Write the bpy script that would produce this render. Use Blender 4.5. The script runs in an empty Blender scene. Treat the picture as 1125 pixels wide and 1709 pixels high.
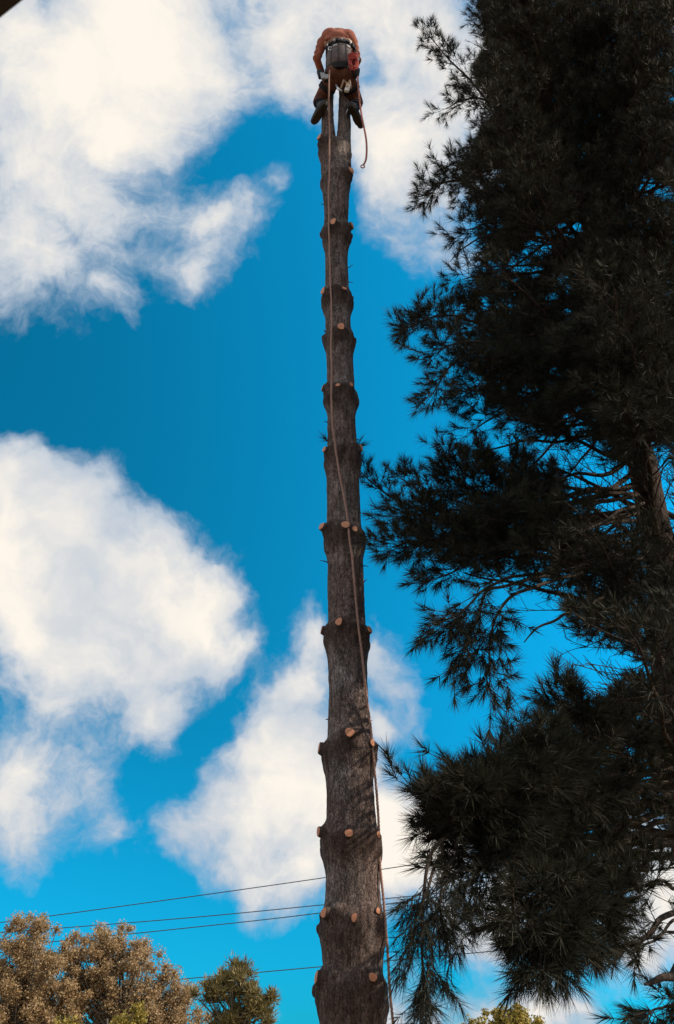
import bpy, bmesh, math, random
import numpy as np
from mathutils import Vector, Matrix, Quaternion, noise

random.seed(7)
RNG = np.random.default_rng(11)
scene = bpy.context.scene
COL = scene.collection
R = math.radians

# ------------------------------------------------------------------ camera
FPX = 1480.0                      # focal length in photograph pixels (1709 high, 60 deg)
PITCH = R(32.0)
CAM = Vector((0.0, 0.0, 1.6))
cam = bpy.data.cameras.new("camera")
cam.sensor_fit = 'VERTICAL'
cam.sensor_height = 24.0
cam.lens = 12.0 / math.tan(R(30.0))
cam.clip_start = 0.05
cam.clip_end = 3000
cam.dof.use_dof = True
cam.dof.focus_distance = 9.0
cam.dof.aperture_fstop = 4.6
cam_ob = bpy.data.objects.new("camera", cam)
cam_ob.location = CAM
cam_ob.rotation_euler = (math.pi / 2 + PITCH, 0, 0)
COL.objects.link(cam_ob)
scene.camera = cam_ob
CP, SP = math.cos(PITCH), math.sin(PITCH)


def ray(px, py):
    cx, cy = (px - 562.5) / FPX, (854.5 - py) / FPX
    return Vector((cx, CP - SP * cy, SP + CP * cy))


def P(px, py, Y):
    """the point of the place seen at photograph pixel (px, py), Y metres ahead"""
    d = ray(px, py)
    return CAM + d * (Y / d.y)


def to_px(p):
    p = np.asarray(p, float).reshape(-1, 3)
    x, y, z = p[:, 0], p[:, 1], p[:, 2] - 1.6
    dep = y * CP + z * SP
    up = -y * SP + z * CP
    dep = np.where(dep < 0.05, 0.05, dep)
    return 562.5 + FPX * x / dep, 854.5 - FPX * up / dep


# ------------------------------------------------------------------ sky, clouds, sun
SUN_EL, SUN_AZ = R(36.0), R(103.0)          # azimuth clockwise from straight ahead
scene.view_settings.view_transform = 'Standard'
scene.view_settings.look = 'None'
scene.view_settings.gamma = 1.0
scene.view_settings.use_curve_mapping = False
scene.view_settings.exposure = 0.0

world = bpy.data.worlds.new("World")
scene.world = world
world.use_nodes = True
nt = world.node_tree
nt.nodes.clear()
N, LK = nt.nodes, nt.links


def wn(kind, **kw):
    n = N.new(kind)
    for k, v in kw.items():
        setattr(n, k, v)
    return n


def wmath(op, a, b=None, c=None):
    n = wn('ShaderNodeMath', operation=op)
    for i, v in enumerate((a, b, c)):
        if v is None:
            continue
        if isinstance(v, (int, float)):
            n.inputs[i].default_value = v
        else:
            LK.new(v, n.inputs[i])
    return n.outputs[0]


def wvec(op, a, b=None, out=0):
    n = wn('ShaderNodeVectorMath', operation=op)
    for i, v in enumerate((a, b)):
        if v is None:
            continue
        if isinstance(v, (tuple, Vector)):
            n.inputs[i].default_value = tuple(v)
        else:
            LK.new(v, n.inputs[i])
    return n.outputs[out]


def wramp(fac, lo, hi, smooth=True):
    n = wn('ShaderNodeMapRange', interpolation_type='SMOOTHSTEP' if smooth else 'LINEAR')
    LK.new(fac, n.inputs['Value'])
    n.inputs['From Min'].default_value = lo
    n.inputs['From Max'].default_value = hi
    return n.outputs['Result']


def wnoise(vec, scale, detail, rough=0.55, color=False):
    n = wn('ShaderNodeTexNoise')
    n.inputs['Scale'].default_value = scale
    n.inputs['Detail'].default_value = detail
    n.inputs['Roughness'].default_value = rough
    LK.new(vec, n.inputs['Vector'])
    return n.outputs['Color' if color else 'Fac']


def wmix(fac, a, b, blend='MIX'):
    n = wn('ShaderNodeMix', data_type='RGBA', blend_type=blend)
    for sock, v in ((n.inputs[0], fac), (n.inputs[6], a), (n.inputs[7], b)):
        if isinstance(v, (int, float)):
            sock.default_value = v
        elif isinstance(v, tuple):
            sock.default_value = v
        else:
            LK.new(v, sock)
    return n.outputs[2]


SKY_K = 0.12
sky = wn('ShaderNodeTexSky', sky_type='NISHITA')
sky.sun_disc = False
sky.sun_elevation = SUN_EL
sky.sun_rotation = SUN_AZ
sky.altitude = 200
sky.air_density = 1.0
sky.dust_density = 0.3
sky.ozone_density = 1.5
dirv = wn('ShaderNodeTexCoord').outputs['Generated']
# deep clean autumn blue: hue from the sky's own blue and green, paler towards the sun's side
sky_sep = wn('ShaderNodeSeparateColor')
LK.new(sky.outputs[0], sky_sep.inputs[0])
SUN_DIR = (math.sin(SUN_AZ) * math.cos(SUN_EL), math.cos(SUN_AZ) * math.cos(SUN_EL), math.sin(SUN_EL))
toward = wvec('DOT_PRODUCT', dirv, SUN_DIR, out=1)
glow = wn('ShaderNodeMapRange', interpolation_type='SMOOTHSTEP')
LK.new(toward, glow.inputs['Value'])
glow.inputs['From Min'].default_value = -0.16
glow.inputs['From Max'].default_value = 0.54
glow.inputs['To Min'].default_value = 1.05
glow.inputs['To Max'].default_value = 2.3
sb = wmath('MULTIPLY', sky_sep.outputs[2], 0.95)
sg = wmath('MULTIPLY_ADD', sky_sep.outputs[2], 0.305, wmath('MULTIPLY', sky_sep.outputs[1], 0.273))
sr_ = wmath('MULTIPLY', sky_sep.outputs[0], 0.015)
alt = wn('ShaderNodeSeparateXYZ')
LK.new(dirv, alt.inputs[0])
lowf = wn('ShaderNodeMapRange', interpolation_type='SMOOTHSTEP')
LK.new(alt.outputs['Z'], lowf.inputs['Value'])
lowf.inputs['From Min'].default_value = 0.76
lowf.inputs['From Max'].default_value = 0.40
lowf.inputs['To Min'].default_value = 1.0
lowf.inputs['To Max'].default_value = 1.05
sky_cmb = wn('ShaderNodeCombineColor')
for i_, v_ in enumerate((sr_, sg, sb)):
    LK.new(wmath('MULTIPLY', wmath('MULTIPLY', v_, glow.outputs[0]), lowf.outputs[0]), sky_cmb.inputs[i_])
sky_col = sky_cmb.outputs[0]
# warp the direction a little so that the banks get ragged borders
wc = wnoise(dirv, 5.0, 5.0, 0.58, color=True)
wc = wvec('SUBTRACT', wc, (0.5, 0.5, 0.5))
n_sc = wn('ShaderNodeVectorMath', operation='SCALE')
LK.new(wc, n_sc.inputs[0])
n_sc.inputs['Scale'].default_value = 0.15
dw = wvec('ADD', dirv, n_sc.outputs[0])

# cloud banks: where each stands in the sky (photo bearing), angular size, thickness
BANKS = [
    (230, 60, 190, 1.25), (120, 130, 150, 1.1), (320, 90, 120, 1.0), (205, 200, 105, 0.95), (60, 260, 140, .72), (130, 330, 110, .62),
    (50, 400, 120, .62), (110, 440, 90, .56), (185, 485, 45, .5), (20, 60, 110, .8),
    (430, 40, 110, .95), (500, 20, 120, 1.0), (560, 110, 80, .6),
    (350, 370, 75, .55), (440, 306, 36, .5), (405, 340, 40, .45), (325, 460, 45, .42), (215, 520, 30, .35),
    (440, 100, 110, .62), (520, 60, 120, .75), (600, 30, 110, 1.0), (690, 60, 140, 1.0), (640, 150, 110, .8),
    (700, 230, 120, .75), (760, 160, 120, .8), (650, 260, 75, .55), (740, 330, 80, .45), (480, 180, 60, .36),
    (800, 80, 120, .9), (780, 300, 80, .5), (760, 420, 50, .3),
    (50, 810, 80, 1.0), (110, 890, 120, 1.3), (210, 970, 125, 1.3), (300, 1030, 110, 1.1), (110, 1060, 150, 1.35), (20, 950, 120, .9),
    (350, 1075, 70, .9), (240, 1175, 85, .8), (70, 1180, 100, .8), (390, 1060, 50, .55), (425, 1030, 30, .3), (180, 830, 50, .6), (260, 910, 70, .8),
    (40, 1290, 90, .62), (120, 1320, 80, .55), (195, 1385, 55, .55), (70, 1390, 80, .45), (130, 1260, 40, .5), (20, 1340, 80, .6), (160, 1300, 60, .5), (200, 1090, 110, 1.0), (330, 1000, 70, .8),
    (530, 1060, 60, .75), (510, 1140, 80, .85), (480, 1230, 100, 1.0), (510, 1310, 120, 1.3), (420, 1360, 95, .8), (320, 1390, 55, .5),
    (440, 1430, 85, .62), (520, 1430, 80, .7), (430, 1250, 70, .6), (300, 1270, 25, .3),
    (645, 1105, 62, .46), (670, 1150, 40, .36), (622, 1195, 36, .9), (640, 1370, 95, 1.2), (700, 1410, 80, 1.1), (640, 1470, 80, .8), (590, 1380, 90, 1.2), (600, 1280, 60, .9),
    (760, 1430, 70, .8), (830, 1520, 65, .85), (790, 1540, 60, .6), (850, 1480, 60, .8), (1050, 1560, 90, .85), (990, 1520, 80, .8), (1110, 1490, 90, .8), (1050, 1440, 70, .7),
    (720, 1700, 75, .7), (790, 1690, 60, .65), (880, 1685, 70, .85), (950, 1695, 55, .6), (660, 1710, 60, .5), (470, 1690, 30, .4), (1010, 1600, 60, .5),
]
acc = None
for (bx, by, br, bw) in BANKS:
    d = ray(bx, by)
    rr = br / FPX / d.length * 1.12
    d = d.normalized()
    dist = wvec('DISTANCE', dw, tuple(d), out=1)
    val = wmath('MULTIPLY_ADD', dist, -bw / rr, bw)
    acc = val if acc is None else wmath('SMOOTH_MAX', acc, val, 0.5)
# elsewhere in the sky: unseen broken cloud, increased to warm the light on the trunk
gen = wnoise(dirv, 2.3, 3.0, 0.55)
gen = wmath('MULTIPLY_ADD', gen, 6.0, -2.45)
axis = ray(562.5, 854.5).normalized()
off = wvec('DISTANCE', dirv, tuple(axis), out=1)
off = wramp(off, 0.60, 0.85)
gen = wmath('MULTIPLY_ADD', off, 4.0, wmath('ADD', gen, -4.0))
acc = wmath('MAXIMUM', acc, gen)
fine = wnoise(dw, 9.0, 10.0, 0.63)
mid = wnoise(dirv, 5.0, 4.0, 0.5)
rag = wmath('MULTIPLY_ADD', fine, 1.45, -0.67)
den = wmath('ADD', acc, rag)
den = wmath('ADD', den, wmath('MULTIPLY_ADD', mid, 0.5, -0.25))
alpha = wramp(den, 0.06, 0.54)
core = wramp(den, 0.20, 0.95)
upz = wn('ShaderNodeSeparateXYZ')
LK.new(dirv, upz.inputs[0])
alpha = wmath('MULTIPLY', alpha, wramp(upz.outputs['Z'], -0.02, 0.03))
K = 1.0 / SKY_K
shade_n = wnoise(dw, 4.2, 6.0, 0.55)
shade = wmath('MULTIPLY_ADD', wramp(shade_n, 0.47, 0.68), -0.62, 1.0)
shade = wmath('MAXIMUM', shade, wramp(den, 0.9, 1.5))
core = wmath('MULTIPLY', core, shade)
CL_THIN = (0.43 * K, 0.53 * K, 0.66 * K, 1)
CL_CORE = (1.0 * K, 0.93 * K, 0.83 * K, 1)
cl_col = wmix(core, CL_THIN, CL_CORE)
fin = wmix(alpha, sky_col, cl_col)
bg = wn('ShaderNodeBackground')
LK.new(fin, bg.inputs['Color'])
bg.inputs['Strength'].default_value = SKY_K
LK.new(bg.outputs[0], wn('ShaderNodeOutputWorld').inputs['Surface'])
world.cycles.sampling_method = 'MANUAL'
world.cycles.sample_map_resolution = 512

SUNV = Vector((math.sin(SUN_AZ) * math.cos(SUN_EL), math.cos(SUN_AZ) * math.cos(SUN_EL), math.sin(SUN_EL)))
sun = bpy.data.lights.new("sun", 'SUN')
sun.energy = 5.0
sun.angle = R(0.5)
sun.color = (1.0, 0.86, 0.68)
sun_ob = bpy.data.objects.new("sun", sun)
sun_ob.rotation_euler = SUNV.to_track_quat('Z', 'Y').to_euler()
COL.objects.link(sun_ob)


# ------------------------------------------------------------------ helpers
class MB:
    """collects vertices and faces, builds ONE mesh object"""

    def __init__(s):
        s.v, s.f, s.m = [], [], []

    def add(s, v, f, mi=0):
        o = len(s.v)
        s.v.extend([tuple(p) for p in v])
        s.f.extend([tuple(i + o for i in q) for q in f])
        s.m.extend([mi] * len(f))

    def tube(s, pts, rad, seg=8, cap=True, mi=0):
        pts = [Vector(p) for p in pts]
        n = len(pts)
        if not hasattr(rad, '__len__'):
            rad = [rad] * n
        t0 = (pts[1] - pts[0]).normalized()
        u = t0.orthogonal().normalized()
        v, f = [], []
        prev = t0
        for i, p in enumerate(pts):
            t = (pts[min(i + 1, n - 1)] - pts[max(i - 1, 0)])
            t = t.normalized() if t.length > 1e-9 else prev
            u = (u - t * u.dot(t))
            u = u.normalized() if u.length > 1e-6 else t.orthogonal().normalized()
            w = t.cross(u)
            prev = t
            for k in range(seg):
                a = 2 * math.pi * k / seg
                v.append(p + (u * math.cos(a) + w * math.sin(a)) * rad[i])
        for i in range(n - 1):
            for k in range(seg):
                k2 = (k + 1) % seg
                f.append((i * seg + k, i * seg + k2, (i + 1) * seg + k2, (i + 1) * seg + k))
        if cap:
            f.append(tuple(range(seg))[::-1])
            f.append(tuple((n - 1) * seg + k for k in range(seg)))
        s.add(v, f, mi)

    def ball(s, c, r, seg=12, rings=8, mat=None):
        c = Vector(c)
        r = Vector(r) if hasattr(r, '__len__') else Vector((r, r, r))
        v, f = [], []
        for i in range(rings + 1):
            th = math.pi * i / rings
            for k in range(seg):
                a = 2 * math.pi * k / seg
                q = Vector((math.sin(th) * math.cos(a) * r.x, math.sin(th) * math.sin(a) * r.y, math.cos(th) * r.z))
                if mat is not None:
                    q = mat @ q
                v.append(c + q)
        for i in range(rings):
            for k in range(seg):
                k2 = (k + 1) % seg
                f.append((i * seg + k, (i + 1) * seg + k, (i + 1) * seg + k2, i * seg + k2))
        s.add(v, f)

    def limb(s, pts, rad, seg=12):
        """tapered limb with round ends (for remeshing)"""
        s.tube(pts, rad, seg)
        for p, r in zip(pts, rad):
            s.ball(p, r, 10, 6)

    def box(s, c, sx, sy, sz, mat=None):
        v = []
        for z in (-1, 1):
            for x, y in ((-1, -1), (1, -1), (1, 1), (-1, 1)):
                q = Vector((x * sx / 2, y * sy / 2, z * sz / 2))
                if mat is not None:
                    q = mat @ q
                v.append(Vector(c) + q)
        s.add(v, [(3, 2, 1, 0), (4, 5, 6, 7), (0, 1, 5, 4), (1, 2, 6, 5), (2, 3, 7, 6), (3, 0, 4, 7)])

    def build(s, name, mats, parent=None, smooth=True):
        me = bpy.data.meshes.new(name)
        me.from_pydata(s.v, [], s.f)
        if not isinstance(mats, (list, tuple)):
            mats = [mats]
        for m in mats:
            me.materials.append(m)
        if len(mats) > 1:
            me.polygons.foreach_set('material_index', s.m)
        if smooth:
            me.polygons.foreach_set('use_smooth', [True] * len(me.polygons))
        me.update()
        return link(name, me, parent)


def link(name, me, parent=None):
    o = bpy.data.objects.new(name, me)
    COL.objects.link(o)
    if parent is not None:
        o.parent = parent
        o.matrix_parent_inverse = parent.matrix_basis.inverted()
    return o


def tri_mesh(name, V, mat, parent=None):
    """V: (n,3,3) loose triangles -> one mesh object, fast"""
    n = len(V)
    me = bpy.data.meshes.new(name)
    me.vertices.add(n * 3)
    me.vertices.foreach_set('co', np.ascontiguousarray(V, dtype=np.float32).ravel())
    me.loops.add(n * 3)
    me.loops.foreach_set('vertex_index', np.arange(n * 3, dtype=np.int32))
    me.polygons.add(n)
    me.polygons.foreach_set('loop_start', np.arange(0, n * 3, 3, dtype=np.int32))
    me.update(calc_edges=True)
    me.materials.append(mat)
    return link(name, me, parent)


def empty(name, loc, label, cat, group=None):
    o = bpy.data.objects.new(name, None)
    o.location = loc
    o.empty_display_size = 0.2
    COL.objects.link(o)
    return tag(o, label, cat, group)


def tag(o, label, cat, group=None, kind=None):
    o['label'] = label
    o['category'] = cat
    if group:
        o['group'] = group
    if kind:
        o['kind'] = kind
    return o


def material(name, base, rough=0.7, var=None, scale=8.0, stretch=(1, 1, 1), bump=0.0, bump_scale=None, spec=0.3, trans=0.0, island=None, metal=0.0):
    m = bpy.data.materials.new(name)
    m.use_nodes = True
    t = m.node_tree
    b = t.nodes['Principled BSDF']
    b.inputs['Base Color'].default_value = (*base, 1)
    b.inputs['Roughness'].default_value = rough
    b.inputs['Specular IOR Level'].default_value = spec
    b.inputs['Metallic'].default_value = metal
    col = None
    if var or bump:
        tc = t.nodes.new('ShaderNodeTexCoord')
        mp = t.nodes.new('ShaderNodeMapping')
        mp.inputs['Scale'].default_value = stretch
        t.links.new(tc.outputs['Object'], mp.inputs['Vector'])
        nz = t.nodes.new('ShaderNodeTexNoise')
        nz.inputs['Scale'].default_value = scale
        nz.inputs['Detail'].default_value = 6
        nz.inputs['Roughness'].default_value = 0.65
        t.links.new(mp.outputs[0], nz.inputs['Vector'])
        if var:
            rp = t.nodes.new('ShaderNodeValToRGB')
            rp.color_ramp.elements[0].position = 0.3
            rp.color_ramp.elements[0].color = (*base, 1)
            rp.color_ramp.elements[1].position = 0.7
            rp.color_ramp.elements[1].color = (*var, 1)
            t.links.new(nz.outputs['Fac'], rp.inputs[0])
            col = rp.outputs[0]
        if bump:
            nb = nz
            if bump_scale:
                nb = t.nodes.new('ShaderNodeTexNoise')
                nb.inputs['Scale'].default_value = bump_scale
                nb.inputs['Detail'].default_value = 5
                t.links.new(mp.outputs[0], nb.inputs['Vector'])
            bp = t.nodes.new('ShaderNodeBump')
            bp.inputs['Strength'].default_value = 0.8
            bp.inputs['Distance'].default_value = bump
            t.links.new(nb.outputs['Fac'], bp.inputs['Height'])
            t.links.new(bp.outputs[0], b.inputs['Normal'])
    if island:
        g = t.nodes.new('ShaderNodeNewGeometry')
        rp = t.nodes.new('ShaderNodeValToRGB')
        rp.color_ramp.elements[0].color = (*island[0], 1)
        rp.color_ramp.elements[1].color = (*island[-1], 1)
        for i, c in enumerate(island[1:-1]):
            e = rp.color_ramp.elements.new((i + 1) / (len(island) - 1))
            e.color = (*c, 1)
        t.links.new(g.outputs['Random Per Island'], rp.inputs[0])
        col = rp.outputs[0]
    if col is not None:
        t.links.new(col, b.inputs['Base Color'])
    if trans:
        tr = t.nodes.new('ShaderNodeBsdfTranslucent')
        mx = t.nodes.new('ShaderNodeMixShader')
        mx.inputs[0].default_value = trans
        if col is not None:
            t.links.new(col, tr.inputs['Color'])
        else:
            tr.inputs['Color'].default_value = (*base, 1)
        t.links.new(b.outputs[0], mx.inputs[1])
        t.links.new(tr.outputs[0], mx.inputs[2])
        t.links.new(mx.outputs[0], t.nodes['Material Output'].inputs['Surface'])
    return m


def bark_material(name, dark, mid_, light, fz=0.35, scale=26.0, depth=0.012, collars=False):
    m = bpy.data.materials.new(name)
    m.use_nodes = True
    t = m.node_tree
    b = t.nodes['Principled BSDF']
    b.inputs['Roughness'].default_value = 0.9
    b.inputs['Specular IOR Level'].default_value = 0.15
    tc = t.nodes.new('ShaderNodeTexCoord')
    mp = t.nodes.new('ShaderNodeMapping')
    mp.inputs['Scale'].default_value = (1, 1, fz)
    t.links.new(tc.outputs['Object'], mp.inputs['Vector'])

    def nz(sc, det, rough=0.6, vec=None):
        n = t.nodes.new('ShaderNodeTexNoise')
        n.inputs['Scale'].default_value = sc
        n.inputs['Detail'].default_value = det
        n.inputs['Roughness'].default_value = rough
        t.links.new(vec or mp.outputs[0], n.inputs['Vector'])
        return n
    vo = t.nodes.new('ShaderNodeTexVoronoi')
    vo.feature = 'DISTANCE_TO_EDGE'
    vo.inputs['Scale'].default_value = scale
    wv = nz(14, 3)
    ad = t.nodes.new('ShaderNodeVectorMath')
    ad.operation = 'MULTIPLY_ADD'
    t.links.new(wv.outputs['Color'], ad.inputs[0])
    ad.inputs[1].default_value = (0.06, 0.06, 0.06)
    t.links.new(mp.outputs[0], ad.inputs[2])
    t.links.new(ad.outputs[0], vo.inputs['Vector'])
    cr = t.nodes.new('ShaderNodeMapRange')
    cr.inputs['From Max'].default_value = 0.10
    cr.inputs['To Min'].default_value = 0.35
    t.links.new(vo.outputs['Distance'], cr.inputs['Value'])
    n1 = nz(48, 7, 0.78)
    n2 = nz(9, 5)
    rp = t.nodes.new('ShaderNodeValToRGB')
    for e, (p, c) in zip(rp.color_ramp.elements, ((0.40, mid_), (0.64, light))):
        e.position = p
        e.color = (*c, 1)
    t.links.new(n1.outputs['Fac'], rp.inputs[0])
    mx = t.nodes.new('ShaderNodeMix')
    mx.data_type = 'RGBA'
    mx.inputs[6].default_value = (*dark, 1)
    t.links.new(cr.outputs[0], mx.inputs[0])
    t.links.new(rp.outputs[0], mx.inputs[7])
    m2 = t.nodes.new('ShaderNodeMix')
    m2.data_type = 'RGBA'
    m2.blend_type = 'MULTIPLY'
    m2.inputs[0].default_value = 0.8
    r2 = t.nodes.new('ShaderNodeMapRange')
    r2.inputs['From Min'].default_value = 0.3
    r2.inputs['From Max'].default_value = 0.7
    r2.inputs['To Min'].default_value = 0.55
    r2.inputs['To Max'].default_value = 1.25
    t.links.new(n2.outputs['Fac'], r2.inputs['Value'])
    t.links.new(mx.outputs[2], m2.inputs[6])
    t.links.new(r2.outputs[0], m2.inputs[7])
    mpv = t.nodes.new('ShaderNodeMapping')
    mpv.inputs['Scale'].default_value = (1, 1, 0.14)
    t.links.new(tc.outputs['Object'], mpv.inputs['Vector'])
    nv = nz(34, 5, 0.7, mpv.outputs[0])
    rv = t.nodes.new('ShaderNodeMapRange')
    rv.inputs['From Min'].default_value = 0.34
    rv.inputs['From Max'].default_value = 0.60
    rv.inputs['To Min'].default_value = 0.42
    rv.inputs['To Max'].default_value = 1.15
    t.links.new(nv.outputs['Fac'], rv.inputs['Value'])
    mv = t.nodes.new('ShaderNodeMix')
    mv.data_type = 'RGBA'
    mv.blend_type = 'MULTIPLY'
    mv.inputs[0].default_value = 1.0
    t.links.new(m2.outputs[2], mv.inputs[6])
    t.links.new(rv.outputs[0], mv.inputs[7])
    out = mv.outputs[2]
    # patches of greyer, lichen-dusted bark and of redder bark
    n3 = nz(3.1, 6, 0.7)
    r3 = t.nodes.new('ShaderNodeMapRange')
    r3.inputs['From Min'].default_value = 0.50
    r3.inputs['From Max'].default_value = 0.66
    t.links.new(n3.outputs['Fac'], r3.inputs['Value'])
    m3 = t.nodes.new('ShaderNodeMix')
    m3.data_type = 'RGBA'
    t.links.new(r3.outputs[0], m3.inputs[0])
    t.links.new(out, m3.inputs[6])
    hs3 = t.nodes.new('ShaderNodeHueSaturation')
    hs3.inputs['Saturation'].default_value = 0.55
    hs3.inputs['Value'].default_value = 1.35
    t.links.new(out, hs3.inputs['Color'])
    t.links.new(hs3.outputs[0], m3.inputs[7])
    out = m3.outputs[2]
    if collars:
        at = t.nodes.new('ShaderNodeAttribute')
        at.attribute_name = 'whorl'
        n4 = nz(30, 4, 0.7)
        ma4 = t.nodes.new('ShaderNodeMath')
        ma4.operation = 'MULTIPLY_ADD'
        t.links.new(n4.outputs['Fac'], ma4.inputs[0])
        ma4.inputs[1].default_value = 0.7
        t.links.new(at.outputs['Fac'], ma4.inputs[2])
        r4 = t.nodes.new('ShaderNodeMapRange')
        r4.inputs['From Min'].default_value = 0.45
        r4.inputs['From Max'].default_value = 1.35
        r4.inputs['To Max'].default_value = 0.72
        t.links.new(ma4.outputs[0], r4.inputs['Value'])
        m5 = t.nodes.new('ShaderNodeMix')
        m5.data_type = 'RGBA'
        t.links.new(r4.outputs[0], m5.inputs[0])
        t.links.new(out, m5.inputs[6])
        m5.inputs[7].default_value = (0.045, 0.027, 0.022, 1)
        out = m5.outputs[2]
    t.links.new(out, b.inputs['Base Color'])
    hs = t.nodes.new('ShaderNodeMath')
    hs.operation = 'MULTIPLY_ADD'
    t.links.new(n1.outputs['Fac'], hs.inputs[0])
    hs.inputs[1].default_value = 0.8
    t.links.new(cr.outputs[0], hs.inputs[2])
    bp = t.nodes.new('ShaderNodeBump')
    bp.inputs['Strength'].default_value = 0.9
    bp.inputs['Distance'].default_value = depth
    t.links.new(hs.outputs[0], bp.inputs['Height'])
    t.links.new(bp.outputs[0], b.inputs['Normal'])
    return m


def wood_cut_material():
    m = bpy.data.materials.new("fresh_cut_wood")
    m.use_nodes = True
    t = m.node_tree
    b = t.nodes['Principled BSDF']
    b.inputs['Roughness'].default_value = 0.75
    tc = t.nodes.new('ShaderNodeTexCoord')
    ln = t.nodes.new('ShaderNodeVectorMath')
    ln.operation = 'LENGTH'
    sp = t.nodes.new('ShaderNodeVectorMath')
    sp.operation = 'MULTIPLY'
    sp.inputs[1].default_value = (1, 1, 0)
    t.links.new(tc.outputs['Object'], sp.inputs[0])
    t.links.new(sp.outputs[0], ln.inputs[0])
    nz = t.nodes.new('ShaderNodeTexNoise')
    nz.inputs['Scale'].default_value = 2.6
    t.links.new(tc.outputs['Object'], nz.inputs['Vector'])
    ma = t.nodes.new('ShaderNodeMath')
    ma.operation = 'MULTIPLY_ADD'
    t.links.new(nz.outputs['Fac'], ma.inputs[0])
    ma.inputs[1].default_value = 0.45
    t.links.new(ln.outputs['Value'], ma.inputs[2])
    sn = t.nodes.new('ShaderNodeMath')
    sn.operation = 'SINE'
    m3 = t.nodes.new('ShaderNodeMath')
    m3.operation = 'MULTIPLY'
    m3.inputs[1].default_value = 17
    t.links.new(ma.outputs[0], m3.inputs[0])
    t.links.new(m3.outputs[0], sn.inputs[0])
    rp = t.nodes.new('ShaderNodeValToRGB')
    rp.color_ramp.elements[0].color = (0.40, 0.145, 0.075, 1)
    rp.color_ramp.elements[1].color = (0.78, 0.37, 0.225, 1)
    m4 = t.nodes.new('ShaderNodeMath')
    m4.operation = 'MULTIPLY_ADD'
    m4.inputs[1].default_value = 0.3
    m4.inputs[2].default_value = 0.5
    t.links.new(sn.outputs[0], m4.inputs[0])
    t.links.new(m4.outputs[0], rp.inputs[0])
    t.links.new(rp.outputs[0], b.inputs['Base Color'])
    return m


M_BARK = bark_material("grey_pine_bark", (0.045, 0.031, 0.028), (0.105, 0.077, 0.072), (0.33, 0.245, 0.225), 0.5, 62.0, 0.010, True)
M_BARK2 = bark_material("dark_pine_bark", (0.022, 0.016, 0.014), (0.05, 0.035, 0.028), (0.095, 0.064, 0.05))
M_TWIG = material("twig_bark", (0.035, 0.026, 0.021), 0.9, (0.065, 0.047, 0.037), 20)
M_CUT = wood_cut_material()
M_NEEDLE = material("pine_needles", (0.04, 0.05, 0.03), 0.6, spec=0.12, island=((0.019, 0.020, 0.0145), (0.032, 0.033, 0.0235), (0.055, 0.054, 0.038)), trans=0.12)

# ------------------------------------------------------------------ ground
gb = MB()
n = 48
for i in range(n + 1):
    for j in range(n + 1):
        u, v_ = (i / n - .5) * 2, (j / n - .5) * 2
        x, y = math.copysign(abs(u) ** 2.6, u) * 1500, math.copysign(abs(v_) ** 2.6, v_) * 1500
        r_ = math.hypot(x, y)
        z = 0.05 * noise.noise(Vector((x * .2, y * .2, 0))) * min(1, r_ / 5)
        gb.v.append((x, y, z))
for i in range(n):
    for j in range(n):
        a = i * (n + 1) + j
        gb.f.append((a, a + n + 1, a + n + 2, a + 1))
        gb.m.append(0)
M_GROUND = material("autumn_lawn", (0.13, 0.10, 0.045), 0.95, (0.30, 0.185, 0.09), 1.5, bump=0.02, bump_scale=30)
g = gb.build('ground', M_GROUND)
g['kind'] = 'structure'

# ------------------------------------------------------------------ house eave overhead (camera stands under it)
M_FASCIA = material("dark_painted_wood", (0.03, 0.024, 0.022), 0.6, (0.045, 0.037, 0.033), 6, (1, 1, 6), bump=0.002)
M_SOFFIT = material("soffit_board", (0.10, 0.085, 0.075), 0.7, (0.13, 0.11, 0.10), 5)
M_SHINGLE = material("roof_shingle", (0.06, 0.055, 0.055), 0.95, (0.11, 0.10, 0.095), 12, bump=0.004)
M_SIDING = material("house_siding", (0.32, 0.28, 0.24), 0.8, (0.38, 0.33, 0.28), 4)
EZ = 2.9
pa = CAM + ray(0, 30) * ((EZ - 1.6) / ray(0, 30).z)
pb = CAM + ray(38, 0) * ((EZ - 1.6) / ray(38, 0).z)
ed = (pb - pa).normalized()                       # along the eave, to the right
en = Vector((ed.y, -ed.x, 0))
if en.dot(CAM - pa) < 0:
    en = -en                                       # points from the edge over the camera, to the house
ea = Matrix.Rotation(math.atan2(ed.y, ed.x), 3, 'Z')
house = empty('house', (pa.x + en.x * 1.2, pa.y + en.y * 1.2, 0), "dark house eave jutting overhead into the upper left corner of the picture", "house")


def at_house(along, inward, z):
    q = pa + ed * along + en * inward
    return Vector((q.x, q.y, z))


ysgn = 1 if (ea @ Vector((0, 1, 0))).dot(en) > 0 else -1
b = MB(); b.box(at_house(0, .012, EZ + .10), 9.0, .024, .2, ea); b.build('fascia_board', M_FASCIA, house, False)
for k in range(7):
    b = MB(); b.box(at_house(0, .10 + k * .15, EZ + .03), 9.0, .145, .018, ea); b.build('soffit_board', M_SOFFIT, house, False)
slope = R(22)
for k in range(14):
    inn = -.03 + k * .2
    rot = ea @ Matrix.Rotation(ysgn * slope, 3, 'X')
    b = MB(); b.box(at_house(0, inn + .1, EZ + .235 + (inn + .1) * math.tan(slope)), 9.1, .25, .016, rot @ Matrix.Rotation(-ysgn * R(4), 3, 'X'))
    b.build('shingle_course', M_SHINGLE, house, False)
for k in range(18):
    b = MB(); b.box(at_house(0, 1.16, .1 + k * .155), 8.4, .02, .15, ea); b.build('siding_board', M_SIDING, house, False)
b = MB(); b.box(at_house(0, 2.2, 1.45), 8.3, 2.0, 2.9, ea); b.build('wall', M_SIDING, house, False)

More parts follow.
